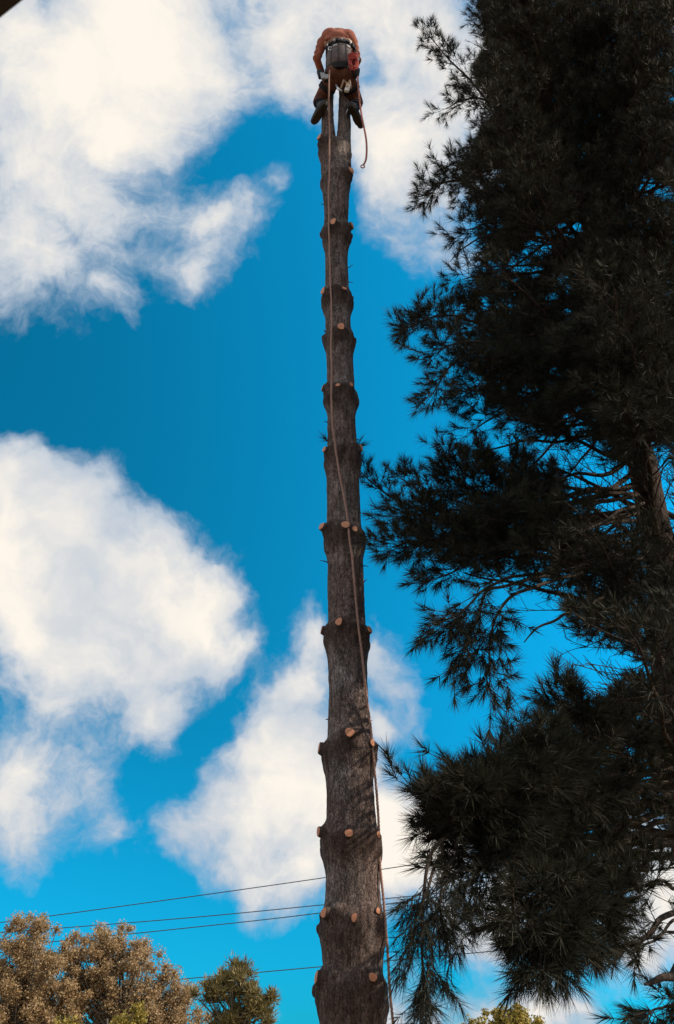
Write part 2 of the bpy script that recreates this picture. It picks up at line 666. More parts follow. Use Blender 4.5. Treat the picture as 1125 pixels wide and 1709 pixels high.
# ------------------------------------------------------------------ the stripped pine trunk
TY = 7.0
EDGES = [(232, 533, 583), (300, 537, 583), (350, 541, 581), (440, 543, 580), (520, 543, 584), (620, 546, 590), (700, 547, 593), (820, 546, 600),
         (960, 547, 606), (1150, 549, 614), (1300, 545, 622), (1450, 545, 633), (1590, 541, 638), (1709, 537, 640)]
tz, tx, tr = [], [], []
for (py, l, r_) in EDGES[::-1]:
    p = P((l + r_) / 2, py, TY)
    dep = TY / ray((l + r_) / 2, py).y
    tz.append(p.z); tx.append(p.x); tr.append((r_ - l) / 2 / FPX * dep)
tz = [0.0, 0.5] + tz
tx = [tx[0] - .01, tx[0] - .005] + tx
tr = [0.29, 0.235] + tr


def trunk_at(z):
    return float(np.interp(z, tz, tx)), float(np.interp(z, tz, tr))


# cut branches: pixel, size in pixels, and the collars below them
STUBS = [(537, 232, 12), (581, 288, 14), (557, 374, 11), (583, 378, 11), (538, 392, 10), (586, 395, 10), (544, 489, 13), (573, 484, 9), (587, 498, 9), (568, 550, 15), (587, 567, 9),
         (541, 648, 11), (564, 644, 9), (584, 644, 9), (546, 752, 12), (599, 748, 11),
         (544, 880, 15), (576, 880, 16), (590, 884, 10), (567, 1040, 14), (542, 1052, 13), (611, 1052, 14), (583, 1225, 17), (540, 1249, 16), (617, 1240, 12),
         (538, 1388, 17), (582, 1392, 15), (628, 1393, 12), (547, 1524, 17), (590, 1532, 13), (629, 1520, 10), (525, 1550, 18), (640, 1545, 11),
         (536, 1631, 18), (618, 1631, 14), (523, 1652, 20), (643, 1655, 13)]
KNOBS = {(538, 392), (586, 395), (587, 498), (525, 1550), (640, 1545), (523, 1652), (643, 1655), (587, 567)}
stub_rec = []
for (sx, sy, sw) in STUBS:
    z = P(sx, sy, TY - .1).z
    cx_, r_ = trunk_at(z)
    dep = TY / ray(sx, sy).y
    s = (P(sx, sy, TY).x - cx_) / (r_ + .035)
    s = max(-.97, min(.97, s))
    th = math.asin(s)                                   # 0 = towards camera, + = right
    if (sx, sy) in KNOBS:
        th = math.copysign(1.95, s)
    yfront = TY - math.cos(th) * (r_ + .03)
    z = P(sx, sy, yfront).z
    stub_rec.append((z, th, sw / 2 / FPX * dep))
whorls = sorted({round(z * 1.6) for z, _, _ in stub_rec})
front = list(stub_rec)
for (z, th, r_) in front[::2] + front[1::6]:            # the far side of each whorl
    stub_rec.append((z + random.uniform(-.05, .05), math.pi + random.uniform(-.9, .9), r_ * random.uniform(.8, 1.1)))
stub_rec += [(.9, .3, .03), (.9, 2.2, .03), (.9, -1.6, .035), (.92, 3.6, .03)]

pine_pole = empty('stripped_pine', (tx[0], TY, 0), "tall bare pine trunk stripped of its limbs with orange cut stubs and climber on top", "tree trunk")
tm = MB()
zs = np.concatenate([np.arange(0, 11.0, .02), np.arange(11.0, 11.31, .02)])
SEG = 72
SR = np.array(stub_rec)
whorl_att = []
for iz, z in enumerate(zs):
    cx_, r0 = trunk_at(z)
    near = SR[np.abs(SR[:, 0] - z) < .6]
    for k in range(SEG):
        th = 2 * math.pi * k / SEG
        r_ = r0
        swell = 0.0
        for (sz, sth, sr) in near:
            dth = (th - sth + math.pi) % (2 * math.pi) - math.pi
            dz = z - sz
            prof = math.exp(-((dz - .01) / .05) ** 2) if dz > .01 else math.exp(-((dz - .01) / .17) ** 2)
            swell = max(swell, min(.078, sr * 1.5) * prof * math.exp(-(dth / .60) ** 2))
            dz += .035 * noise.noise(Vector((math.sin(th) * 1.7, math.cos(th) * 1.7, sz * 5 + 9)))
            ring = (.14 + .013 * z) * r0 * (1 if z < 10.4 else .45) * (1 + .95 * noise.noise(Vector((math.sin(th) * 2.2, math.cos(th) * 2.2, sz * 7)))) * math.exp(-((dz + .05) / (.05 if dz > -.05 else .12)) ** 2)
            swell = max(swell, ring)
        a = Vector((math.sin(th) * 6, math.cos(th) * 6, z * 3.2))
        ns = noise.noise(a) * .5 + noise.noise(a * 3.1) * .3 + noise.noise(a * 7.3) * .25
        r_ += swell + ns * .0135 * (1 + swell * 18)
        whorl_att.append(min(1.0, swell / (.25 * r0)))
        tm.v.append((cx_ + math.sin(th) * r_, TY - math.cos(th) * r_, z))
for i in range(len(zs) - 1):
    for k in range(SEG):
        k2 = (k + 1) % SEG
        tm.f.append((i * SEG + k, i * SEG + k2, (i + 1) * SEG + k2, (i + 1) * SEG + k))
        tm.m.append(0)
tm.f.append(tuple((len(zs) - 1) * SEG + k for k in range(SEG))); tm.m.append(0)
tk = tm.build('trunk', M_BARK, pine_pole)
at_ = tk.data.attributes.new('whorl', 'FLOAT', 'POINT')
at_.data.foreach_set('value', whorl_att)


def stem(points, name):
    s = MB()
    pts, rad = [], []
    P3 = [Vector(p[:3]) for p in points]
    nn = 40
    for i in range(nn + 1):
        t = i / nn * (len(P3) - 1)
        a = min(int(t), len(P3) - 2)
        f = t - a
        pts.append(P3[a].lerp(P3[a + 1], f))
        r_ = points[a][3] * (1 - f) + points[a + 1][3] * f
        rad.append(r_)
    s.tube(pts, rad, 28)
    for i, v in enumerate(s.v):
        q = Vector(v)
        ns = noise.noise(q * 9) * .006 + noise.noise(q * 25) * .004
        a = pts[min(i // 28, nn)]
        dv = q - a
        dv.z = 0
        if dv.length > 1e-4:
            s.v[i] = tuple(q + dv.normalized() * ns)
    o = s.build(name, M_BARK, pine_pole)
    c = MB()
    t = pts[-1]
    c.tube([t + Vector((0, 0, .001)), t + Vector((0, 0, .006))], rad[-1] * .93, 24)
    c.build('cut_top', M_CUT, o, False)
    return o


zc = 10.95
stem([(-.07, 7.0, zc, .115), (-.105, 7.0, 11.5, .095), (-.122, 7.0, 11.95, .078), (-.118, 7.01, 12.35, .072), (-.11, 7.02, 12.70, .068)], 'fork_stem')
stem([(.07, 7.0, zc, .105), (.085, 7.0, 11.5, .09), (.096, 7.0, 11.95, .08), (.098, 7.0, 12.35, .076), (.105, 7.0, 12.74, .07)], 'fork_stem')


def stub_mesh(seed):
    rnd = random.Random(seed)
    s = MB()
    v, f = [], []
    sg = 18
    ph1, ph2 = rnd.uniform(0, 6), rnd.uniform(0, 6)
    wob = [1 + .10 * math.sin(2 * math.pi * k / sg * 2 + ph1) + .06 * math.sin(2 * math.pi * k / sg * 3 + ph2) + rnd.uniform(-.05, .05) for k in range(sg)]
    prof = [(-2.6, 1.55), (-1.6, 1.28), (-.8, 1.14), (-.25, 1.08), (0, 1.03)]
    for (h, r_) in prof:
        for k in range(sg):
            a = 2 * math.pi * k / sg
            low = max(0, -math.sin(a)) * max(0, -h) * .25     # thicker collar underneath
            v.append((math.cos(a) * r_ * wob[k], math.sin(a) * (r_ + low) * wob[k], h))
    for i in range(len(prof) - 1):
        for k in range(sg):
            k2 = (k + 1) % sg
            f.append((i * sg + k, i * sg + k2, (i + 1) * sg + k2, (i + 1) * sg + k))
    f.append(tuple((len(prof) - 1) * sg + k for k in range(sg)))
    me = bpy.data.meshes.new('branch_stub')
    me.from_pydata(v, [], f)
    me.materials.append(M_BARK)
    me.polygons.foreach_set('use_smooth', [True] * len(me.polygons))
    v2 = [(0, 0, .10)] + [(math.cos(2 * math.pi * k / sg) * .93 * wob[k], math.sin(2 * math.pi * k / sg) * .93 * wob[k], .07) for k in range(sg)] \
        + [(math.cos(2 * math.pi * k / sg) * .97 * wob[k], math.sin(2 * math.pi * k / sg) * .97 * wob[k], -.05) for k in range(sg)]
    f2 = [(0, 1 + k, 1 + (k + 1) % sg) for k in range(sg)] + [(1 + k, 1 + sg + k, 1 + sg + (k + 1) % sg, 1 + (k + 1) % sg) for k in range(sg)]
    mc = bpy.data.meshes.new('cut_face')
    mc.from_pydata(v2, [], f2)
    mc.materials.append(M_CUT)
    return me, mc


STUB_ME = [stub_mesh(i) for i in range(9)]
V3 = lambda *a: Vector(a)
for i, (z, th, sr) in enumerate(stub_rec):
    cx_, r_ = trunk_at(z)
    if z > 11.7:
        continue
    prot = min(.078, sr * 1.5) + .002 + .010 * random.random() + sr * .10
    nrm = Vector((math.sin(th), -math.cos(th), random.uniform(-.02, .22))).normalized()
    pos = Vector((cx_ + math.sin(th) * (r_ + prot), TY - math.cos(th) * (r_ + prot), z))
    me, mc = STUB_ME[i % 9]
    o = bpy.data.objects.new('branch_stub', me)
    c = bpy.data.objects.new('cut_face', mc)
    COL.objects.link(o); COL.objects.link(c)
    # local +Y up along the trunk, local +Z out of the cut
    zax = (nrm + V3(random.gauss(0, .10), random.gauss(0, .10), 0)).normalized()
    xax = Vector((0, 0, 1)).cross(zax).normalized()
    yax = zax.cross(xax)
    mw = Matrix((xax, yax, zax)).transposed().to_4x4()
    mw.translation = pos
    mw = mw @ Matrix.Diagonal((sr * random.uniform(.78, 1.0), sr * random.uniform(.85, 1.2), sr, 1))
    o.parent = pine_pole
    o.matrix_parent_inverse = pine_pole.matrix_basis.inverted()
    o.matrix_basis = mw
    c.parent = o

# little dead spurs on the bark
for k in range(34):
    z = random.uniform(3, 11.2)
    th = random.uniform(0, 2 * math.pi) if k > 16 else random.choice((-1, 1)) * random.uniform(1.2, 1.75)
    cx_, r_ = trunk_at(z)
    o_ = Vector((math.sin(th), -math.cos(th), 0))
    a = Vector((cx_, TY, z)) + o_ * (r_ - .01)
    b_ = a + o_ * random.uniform(.03, .07) + Vector((random.uniform(-.03, .03), 0, random.uniform(-.02, .05)))
    s = MB(); s.tube([a, a.lerp(b_, .6) + Vector((0, 0, .006)), b_], [.006, .0045, .002], 6); s.build('dead_spur', M_TWIG, pine_pole)


def needles_np(O, D, k=38, length=(.08, .12), hw=.0024, spread=(12, 70), base=.055):
    """pine shoots: O origins (n,3), D unit directions (n,3) -> triangles"""
    n_ = len(O)
    O = np.repeat(np.asarray(O, float), k, 0)
    D = np.repeat(np.asarray(D, float), k, 0)
    m_ = n_ * k
    ref = np.where(np.abs(D[:, 2:3]) < .9, np.array([[0, 0, 1.]]), np.array([[1., 0, 0]]))
    U = np.cross(D, ref); U /= np.linalg.norm(U, axis=1, keepdims=True)
    W = np.cross(D, U)
    s = RNG.random((m_, 1)) ** .8
    a = np.radians(spread[1] - (spread[1] - spread[0]) * s ** .8 + RNG.normal(0, 9, (m_, 1)))
    ph = RNG.random((m_, 1)) * 2 * np.pi
    nd = np.cos(a) * D + np.sin(a) * (np.cos(ph) * U + np.sin(ph) * W)
    L = length[0] + (length[1] - length[0]) * RNG.random((m_, 1))
    b0 = O + D * s * base
    sd = np.cross(nd, RNG.normal(size=(m_, 3))); sd /= np.linalg.norm(sd, axis=1, keepdims=True) + 1e-9
    tip = b0 + nd * L
    tip[:, 2] -= .10 * L[:, 0]
    return np.stack([b0 - sd * hw, b0 + sd * hw, tip], 1)


for (px_, py_, th, dv) in ((545, 742, -1.25, (-.6, -.2, .75)), (601, 752, 1.3, (.8, -.1, .45)), (598, 745, 1.5, (.5, -.2, .8))):
    z = P(px_, py_, TY).z
    cx_, r_ = trunk_at(z)
    o_ = Vector((cx_ + math.sin(th) * r_, TY - math.cos(th) * r_, z))
    d_ = Vector(dv).normalized()
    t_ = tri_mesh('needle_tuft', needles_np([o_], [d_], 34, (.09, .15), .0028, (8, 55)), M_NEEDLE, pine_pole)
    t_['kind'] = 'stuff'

# ------------------------------------------------------------------ the living pine on the right
pine = empty('pine_tree', (2.9, 7.4, 0), "huge dark living pine with drooping needled branches filling the right side", "pine tree")
PT = [(2.80, 0.0, .23), (2.83, 2.0, .20), (2.88, 4.0, .178), (3.09, 5.6, .15), (3.11, 6.6, .143), (3.10, 8.3, .118), (3.10, 10.3, .082), (3.08, 13.5, .06), (3.05, 17.0, .03), (3.05, 19.2, .006)]


def pine_at(z):
    zz = [p[1] for p in PT]
    return Vector((float(np.interp(z, zz, [p[0] for p in PT])), 7.4, z)), float(np.interp(z, zz, [p[2] for p in PT]))


s = MB()
zz = np.arange(0, 19.21, .08)
s.tube([pine_at(z)[0] for z in zz], [pine_at(z)[1] * (1 + .07 * noise.noise(Vector((0, 0, z * 2.3)))) for z in zz], 26)
for i, v in enumerate(s.v):
    q = Vector(v); a = pine_at(q.z)[0]; d_ = (q - a); d_.z = 0
    if d_.length > 1e-4:
        s.v[i] = tuple(q + d_.normalized() * (noise.noise(q * 8) * .010 + noise.noise(q * 22) * .006))
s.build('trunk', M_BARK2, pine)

POLYS = [
    [(800, -20), (815, 60), (795, 120), (822, 190), (800, 240), (765, 280), (785, 330), (805, 380), (800, 430), (785, 500), (765, 540), (780, 600), (830, 650), (850, 690), (930, 735), (1010, 740), (1040, 690),
     (1060, 720), (1140, 730), (1140, -20)],
    [(655, 880), (700, 850), (760, 795), (850, 775), (930, 770), (955, 790), (945, 850), (960, 880), (1020, 895), (1050, 910), (1105, 960), (1140, 950), (1140, 1130), (1080, 1110), (1050, 1085), (960, 1045), (945, 1000),
     (860, 955), (800, 985), (760, 945), (700, 925)],
    [(960, 1185), (1000, 1190), (1050, 1130), (1140, 1110), (1140, 1450), (1040, 1470), (1000, 1540), (950, 1560), (895, 1555), (865, 1500), (800, 1465), (750, 1410), (720, 1370), (740, 1345), (800, 1340),
     (860, 1310), (905, 1270)],
]
GAPS = [(1080, 318, 22), (1110, 325, 18), (965, 335, 14), (962, 388, 18), (905, 410, 26), (875, 442, 24), (900, 455, 16), (950, 470, 22), (1000, 340, 9), (935, 385, 12), (1000, 815, 50), (1110, 880, 32), (1075, 730, 14), (950, 520, 14), (925, 500, 14),
        (960, 700, 22), (980, 715, 25), (1120, 790, 20), (800, 1000, 24), (850, 995, 22), (925, 1090, 52), (880, 1060, 45), (1060, 1500, 30), (1020, 1545, 34), (1075, 1530, 22), (1105, 1490, 26), (1010, 1600, 44), (1035, 1665, 44), (1040, 1440, 14)]


def in_mask(pts):
    x, y = to_px(pts)
    inside = np.zeros(len(x), bool)
    for poly in POLYS:
        c = np.zeros(len(x), bool)
        j = len(poly) - 1
        for i in range(len(poly)):
            xi, yi = poly[i]; xj, yj = poly[j]
            c ^= ((yi > y) != (yj > y)) & (x < (xj - xi) * (y - yi) / (yj - yi + 1e-9) + xi)
            j = i
        inside |= c
    for (gx, gy, gr) in GAPS:
        inside &= ~((x - gx) ** 2 + (y - gy) ** 2 < gr ** 2)
    out = (x > 1135) | (y < -15) | (y > 1760)
    return inside | out


def curve(pts, n_):
    """Catmull-Rom through pts"""
    pts = [Vector(p) for p in pts]
    q = [pts[0] * 2 - pts[1]] + pts + [pts[-1] * 2 - pts[-2]]
    out = []
    m_ = len(pts) - 1
    for i in range(n_ + 1):
        t = i / n_ * m_
        k = min(int(t), m_ - 1); f = t - k
        a, b_, c_, d_ = q[k:k + 4]
        out.append(.5 * ((2 * b_) + (c_ - a) * f + (2 * a - 5 * b_ + 4 * c_ - d_) * f * f + (3 * b_ - a - 3 * c_ + d_) * f ** 3))
    return out


shoot_total = 0
# openings in the crown through which the low sun reaches the stripped trunk
FLECKS = [(606, 893, .10), (597, 958, .13), (596, 985, .12), (606, 1050, .10), (603, 1178, .14), (607, 1200, .14), (612, 1268, .15), (606, 1290, .15), (612, 1332, .15), (618, 1400, .15), (606, 1404, .14), (618, 1438, .17), (612, 1455, .18), (622, 1475, .18), (604, 1480, .15), (616, 1500, .14),
          (560, 60, .12), (592, 70, .12), (535, 95, .14), (619, 1631, .08)]
FL_P, FL_R = [], []
for fx, fy, fr in FLECKS:
    z_ = P(fx, fy, TY - .1).z
    FL_P.append(tuple(P(fx, fy, TY - .1 if fy > 200 else 6.55))); FL_R.append(fr + .07)
FL_P, FL_R = np.array(FL_P), np.array(FL_R)


def sunlit_gap(pts):
    p = np.asarray(pts, float)[:, None, :] - FL_P[None]
    t = p @ np.array(SUNV)
    d_ = np.linalg.norm(p - t[..., None] * np.array(SUNV), axis=2)
    return ((d_ < FL_R[None]) & (t > .25)).any(1)




def grow_branch(pts, r0, masked, twig_len=.7, start=.25, dense=1.0, needles=38, droop=0.0, foliage=True, nlen=(.08, .125), hw=.0024, up=.35):
    """one limb with twigs (wood mesh) and its needles (a child mesh)"""
    global shoot_total
    L = sum((Vector(pts[i + 1]) - Vector(pts[i])).length for i in range(len(pts) - 1))
    n_ = max(8, int(L / .09))
    c = curve(pts, n_)
    c = [p + Vector((noise.noise(p * 2.2 + Vector((r0 * 900, 0, 0))), noise.noise(p * 2.2 + Vector((7, r0 * 700, 0))), noise.noise(p * 2.2 + Vector((0, 3, r0 * 500))))) * .05 * min(1, i / 4) for i, p in enumerate(c)]
    if masked:
        ok = in_mask([tuple(p) for p in c])
        last = max([i for i in range(len(c)) if ok[i]], default=0)
        if last < 4:
            return None
        c = c[:last + 1]
        n_ = len(c) - 1
    w = MB()
    w.tube(c, [r0 * (1 - .86 * (i / n_)) + .002 for i in range(n_ + 1)], 7)
    O, D = [], []
    if foliage:
        step = max(1, int(round(.10 / dense / max(L / max(n_, 1), 1e-3))))
        side = 1
        i = int(n_ * start)
        while i <= n_:
            p = c[i]
            tan = (c[min(i + 1, n_)] - c[max(i - 1, 0)]).normalized()
            t = i / n_
            for _ in range(2 if dense > 1.2 else 1):
                side = -side
                lat = tan.cross(Vector((0, 0, 1)))
                if lat.length < .2:
                    lat = Vector((1, 0, 0)).cross(tan)
                lat = lat.normalized() * side
                lat = (Quaternion(tan, random.gauss(0, .5)) @ lat)
                d_ = (tan * random.uniform(.5, .95) + lat * random.uniform(.5, 1.0) + Vector((0, 0, random.uniform(-.1, .35) - droop))).normalized()
                tl = twig_len * (1 - .62 * t) * random.uniform(.45, 1.1)
                if i == n_:
                    d_, tl = tan, .22
                tw = [p]
                m_ = max(2, int(tl / .075))
                q = p.copy(); dd = d_.copy()
                for j in range(m_):
                    dd = (dd + Vector((random.gauss(0, .11), random.gauss(0, .11), random.gauss(.05 - droop * .12, .10)))).normalized()
                    q = q + dd * (tl / m_)
                    tw.append(q.copy())
                    if j >= 1 or m_ <= 2:
                        # side shoots along the outer twig
                        for _2 in range(2):
                            if random.random() < .72:
                                sd = dd.orthogonal().normalized()
                                sd = Quaternion(dd, random.uniform(0, 6.283)) @ sd
                                sdir = (dd * .8 + sd * random.uniform(.4, 1.0) + Vector((0, 0, up))).normalized()
                                sl = random.uniform(.03, .13)
                                e = q + sdir * sl
                                O.append(e); D.append((sdir + Vector((0, 0, up * .6))).normalized())
                                if sl > .06:
                                    w.tube([q, q.lerp(e, .5), e + sdir * .03], [.0032, .0028, .0022], 3, False)
                O.append(q); D.append((dd + Vector((0, 0, up * .7))).normalized())
                w.tube(tw, [max(.0026, .0085 * tl * (1 - .7 * j / m_)) for j in range(m_ + 1)], 4, False)
            i += step
    if masked and O:
        ok = in_mask([tuple(o) for o in O])
        O = [o for o, k in zip(O, ok) if k]
        D = [d for d, k in zip(D, ok) if k]
    if O:
        gap = sunlit_gap([tuple(o) for o in O])
        O = [o for o, k in zip(O, gap) if not k]
        D = [d for d, k in zip(D, gap) if not k]
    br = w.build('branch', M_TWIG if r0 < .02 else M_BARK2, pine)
    if O:
        shoot_total += len(O)
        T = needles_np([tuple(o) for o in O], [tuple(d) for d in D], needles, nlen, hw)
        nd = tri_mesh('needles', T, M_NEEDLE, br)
        nd['kind'] = 'stuff'
    return br


def guided(rootz, way, r0=.022, **kw):
    """way: tip first, then inwards to the trunk"""
    base, tr_ = pine_at(rootz)
    pts = [P(*w_) for w_ in way][::-1]
    d_ = (pts[0] - base); d_.z = 0
    pts = [base + d_.normalized() * tr_ * .6] + pts
    return grow_branch(pts, r0, False, **kw)


# limbs one can follow in the photograph
guided(11.9, [(712, 60, 6.6), (765, 118, 6.7), (840, 190, 7.0)], twig_len=.42, start=.35, dense=1.3)
guided(11.7, [(745, 178, 6.5), (795, 165, 6.7), (860, 200, 7.0)], twig_len=.34, start=.4, dense=1.2)
guided(12.3, [(800, 20, 6.5), (850, 80, 6.8)], twig_len=.5, start=.3, dense=1.3)
guided(11.2, [(778, 262, 6.3), (820, 215, 6.6), (880, 240, 7.0)], twig_len=.3, start=.5)
guided(10.9, [(712, 320, 6.2), (770, 300, 6.4), (860, 280, 6.8)], twig_len=.5, start=.3, dense=1.4)
guided(10.7, [(745, 275, 6.3), (800, 275, 6.5), (870, 290, 6.9)], twig_len=.4, start=.4, dense=1.2)
guided(10.2, [(775, 385, 6.3), (830, 370, 6.6)], twig_len=.45, start=.35, dense=1.2)
guided(9.9, [(752, 436, 6.4), (775, 412, 6.4), (830, 395, 6.7)], r0=.014, foliage=False)
guided(9.6, [(770, 470, 6.3), (840, 460, 6.7)], twig_len=.5, start=.3)
guided(9.3, [(690, 545, 6.0), (755, 525, 6.2), (850, 540, 6.6)], twig_len=.42, start=.3, dense=1.4)
guided(9.1, [(722, 590, 6.0), (790, 570, 6.2), (880, 560, 6.7)], twig_len=.42, start=.35, dense=1.2)
guided(8.7, [(718, 665, 5.9), (742, 620, 6.0), (800, 590, 6.2), (900, 600, 6.7)], twig_len=.26, start=.55, droop=.4)
guided(8.2, [(790, 722, 6.3), (850, 690, 6.6), (940, 690, 7.0)], twig_len=.5, start=.25, dense=1.2)
guided(8.0, [(790, 650, 6.2), (860, 640, 6.5)], twig_len=.6, start=.3, dense=1.3)
guided(7.6, [(805, 752, 6.4), (870, 738, 6.6), (980, 730, 7.0)], twig_len=.22, start=.55, dense=.7)
guided(6.3, [(603, 784, 7.32), (645, 824, 7.25), (700, 848, 7.1), (760, 880, 6.9), (880, 900, 7.1)], r0=.024, twig_len=.3, start=.66, dense=.8)
guided(6.2, [(672, 800, 6.9), (710, 835, 6.8), (770, 868, 6.7), (900, 880, 7.0)], twig_len=.42, start=.5, dense=1.2)
guided(6.0, [(662, 912, 6.2), (720, 898, 6.4), (820, 885, 6.7), (960, 905, 7.1)], r0=.03, twig_len=.5, start=.3, dense=1.5)
guided(6.1, [(680, 862, 6.3), (760, 850, 6.5), (900, 860, 6.9)], twig_len=.5, start=.3, dense=1.4)
guided(6.4, [(762, 785, 6.2), (800, 820, 6.4), (900, 845, 6.9)], twig_len=.45, start=.3, dense=1.5)
guided(6.4, [(840, 780, 6.3), (890, 810, 6.6)], twig_len=.5, start=.3, dense=1.3)
guided(5.8, [(745, 960, 6.1), (810, 930, 6.4), (940, 930, 6.9)], twig_len=.45, start=.3, dense=1.3)
guided(6.9, [(860, 842, 6.6), (950, 795, 6.9), (1010, 790, 7.2)], r0=.028, foliage=False)
guided(6.7, [(900, 842, 6.5), (970, 822, 6.9), (1020, 815, 7.2)], r0=.03, foliage=False)
guided(5.7, [(815, 1140, 5.7), (822, 1060, 5.8), (850, 1000, 6.1), (950, 960, 6.7)], r0=.018, twig_len=.4, start=.5, droop=.5, up=.0, dense=1.2)
guided(5.7, [(735, 1035, 5.7), (780, 1010, 5.8), (840, 970, 6.1), (950, 950, 6.7)], r0=.018, twig_len=.42, start=.5, droop=.5, up=.1, dense=1.2)
guided(5.6, [(770, 1095, 5.7), (790, 1030, 5.8), (860, 970, 6.2)], r0=.016, twig_len=.36, start=.5, droop=.5, up=.0)
guided(5.5, [(872, 1068, 5.8), (905, 1042, 5.9), (960, 1018, 6.3)], r0=.016, foliage=False)
guided(5.2, [(985, 1060, 6.0), (1040, 1040, 6.5)], twig_len=.5, start=.2)
BIG = dict(up=.22, nlen=(.09, .135), hw=.0024, needles=44)
guided(4.1, [(955, 1195, 5.3), (1000, 1240, 5.6), (1060, 1260, 6.3)], twig_len=.4, start=.3, dense=1.5, **BIG)
guided(3.9, [(903, 1275, 5.1), (955, 1300, 5.5), (1040, 1300, 6.3)], twig_len=.42, start=.3, dense=1.5, **BIG)
guided(3.7, [(855, 1315, 4.9), (915, 1340, 5.3), (1020, 1340, 6.2)], twig_len=.42, start=.3, dense=1.6, **BIG)
guided(3.5, [(808, 1350, 4.8), (865, 1370, 5.2), (1000, 1370, 6.1)], r0=.03, twig_len=.42, start=.3, dense=1.6, **BIG)
guided(3.4, [(758, 1352, 4.7), (805, 1375, 4.9), (870, 1390, 5.4), (1010, 1390, 6.2)], r0=.03, twig_len=.4, start=.3, dense=1.6, **BIG)
guided(3.3, [(785, 1390, 4.8), (830, 1400, 5.2), (990, 1410, 6.1)], twig_len=.45, start=.3, dense=1.5, **BIG)
guided(3.2, [(800, 1455, 4.8), (890, 1430, 5.3), (1000, 1420, 6.1)], twig_len=.45, start=.3, dense=1.4, **BIG)
guided(3.1, [(875, 1520, 4.7), (930, 1470, 5.2), (1020, 1430, 6.1)], twig_len=.42, start=.3, dense=1.4, droop=.3, **BIG)
guided(3.0, [(905, 1590, 4.7), (925, 1535, 4.9), (970, 1470, 5.4), (1030, 1430, 6.2)], twig_len=.36, start=.4, dense=1.4, droop=.5, **{**BIG, 'up': .0})
guided(3.0, [(960, 1560, 4.9), (990, 1500, 5.3), (1040, 1440, 6.2)], twig_len=.36, start=.35, dense=1.3, droop=.3, **{**BIG, 'up': .1})
HANG = dict(up=-.25, droop=.45, nlen=(.08, .12), hw=.0018, needles=26)
guided(3.1, [(700, 1672, 4.55), (694, 1590, 4.55), (705, 1500, 4.55), (722, 1425, 4.65), (775, 1385, 4.9), (900, 1380, 5.6)], r0=.014, twig_len=.22, start=.6, dense=.75, **HANG)
guided(3.1, [(690, 1530, 4.5), (708, 1480, 4.55), (735, 1425, 4.7), (800, 1390, 5.0)], r0=.012, twig_len=.22, start=.6, dense=.7, **HANG)
guided(3.1, [(742, 1560, 4.6), (735, 1490, 4.6), (760, 1430, 4.75), (820, 1400, 5.0)], r0=.012, twig_len=.22, start=.6, dense=.6, **HANG)
guided(3.1, [(790, 1500, 4.7), (800, 1450, 4.8), (860, 1400, 5.2)], r0=.012, twig_len=.22, start=.55, dense=.7, **HANG)
guided(2.55, [(978, 1612, 5.2), (1012, 1592, 5.3), (1060, 1568, 5.6), (1125, 1530, 6.2)], r0=.022, foliage=False)
guided(2.5, [(1024, 1640, 5.3), (1035, 1600, 5.4), (1060, 1572, 5.6)], r0=.008, foliage=False)
guided(2.3, [(1076, 1641, 5.5), (1100, 1637, 5.7), (1140, 1612, 6.2)], r0=.04, foliage=False)
guided(2.5, [(1060, 1600, 5.4), (1100, 1560, 5.7), (1150, 1520, 6.3)], r0=.014, twig_len=.2, start=.5, dense=.7, up=.0, droop=.2)
guided(2.2, [(1080, 1700, 5.3), (1120, 1680, 5.6), (1180, 1650, 6.3)], r0=.014, twig_len=.26, start=.3, dense=.9, up=.0, droop=.2)
guided(2.7, [(1040, 1490, 5.3), (1090, 1475, 5.8)], r0=.016, twig_len=.25, start=.3, dense=.9)
for zr, tips in ((9.6, [(985, 470, 5.9), (1030, 500, 6.4)]), (9.0, [(1040, 555, 5.9), (1050, 590, 6.5)]), (8.6, [(960, 575, 5.8), (1000, 600, 6.4)]), (8.2, [(1095, 600, 5.9), (1085, 640, 6.5)]), (8.0, [(1000, 640, 5.9), (1030, 660, 6.5)]),
                 (7.7, [(1065, 665, 6.0), (1070, 700, 6.6)]), (7.5, [(950, 680, 6.0), (1010, 700, 6.6)]), (8.8, [(1110, 520, 6.0), (1090, 560, 6.6)]), (6.0, [(1030, 930, 5.9), (1070, 930, 6.5)]), (5.4, [(1085, 1000, 5.9), (1095, 1000, 6.5)]), (7.2, [(1110, 700, 6.2), (1100, 740, 6.7)]), (8.3, [(1055, 650, 5.6), (1075, 680, 6.3)]), (8.4, [(1030, 600, 5.6), (1060, 640, 6.3)]), (7.9, [(1080, 690, 5.6), (1085, 720, 6.3)]), (7.6, [(1040, 700, 5.7), (1060, 730, 6.4)]), (8.7, [(1075, 600, 5.5), (1080, 640, 6.3)]), (9.4, [(1000, 540, 5.6), (1030, 570, 6.3)])):
    guided(zr, tips, r0=.018, twig_len=.55, start=.3, dense=1.5)
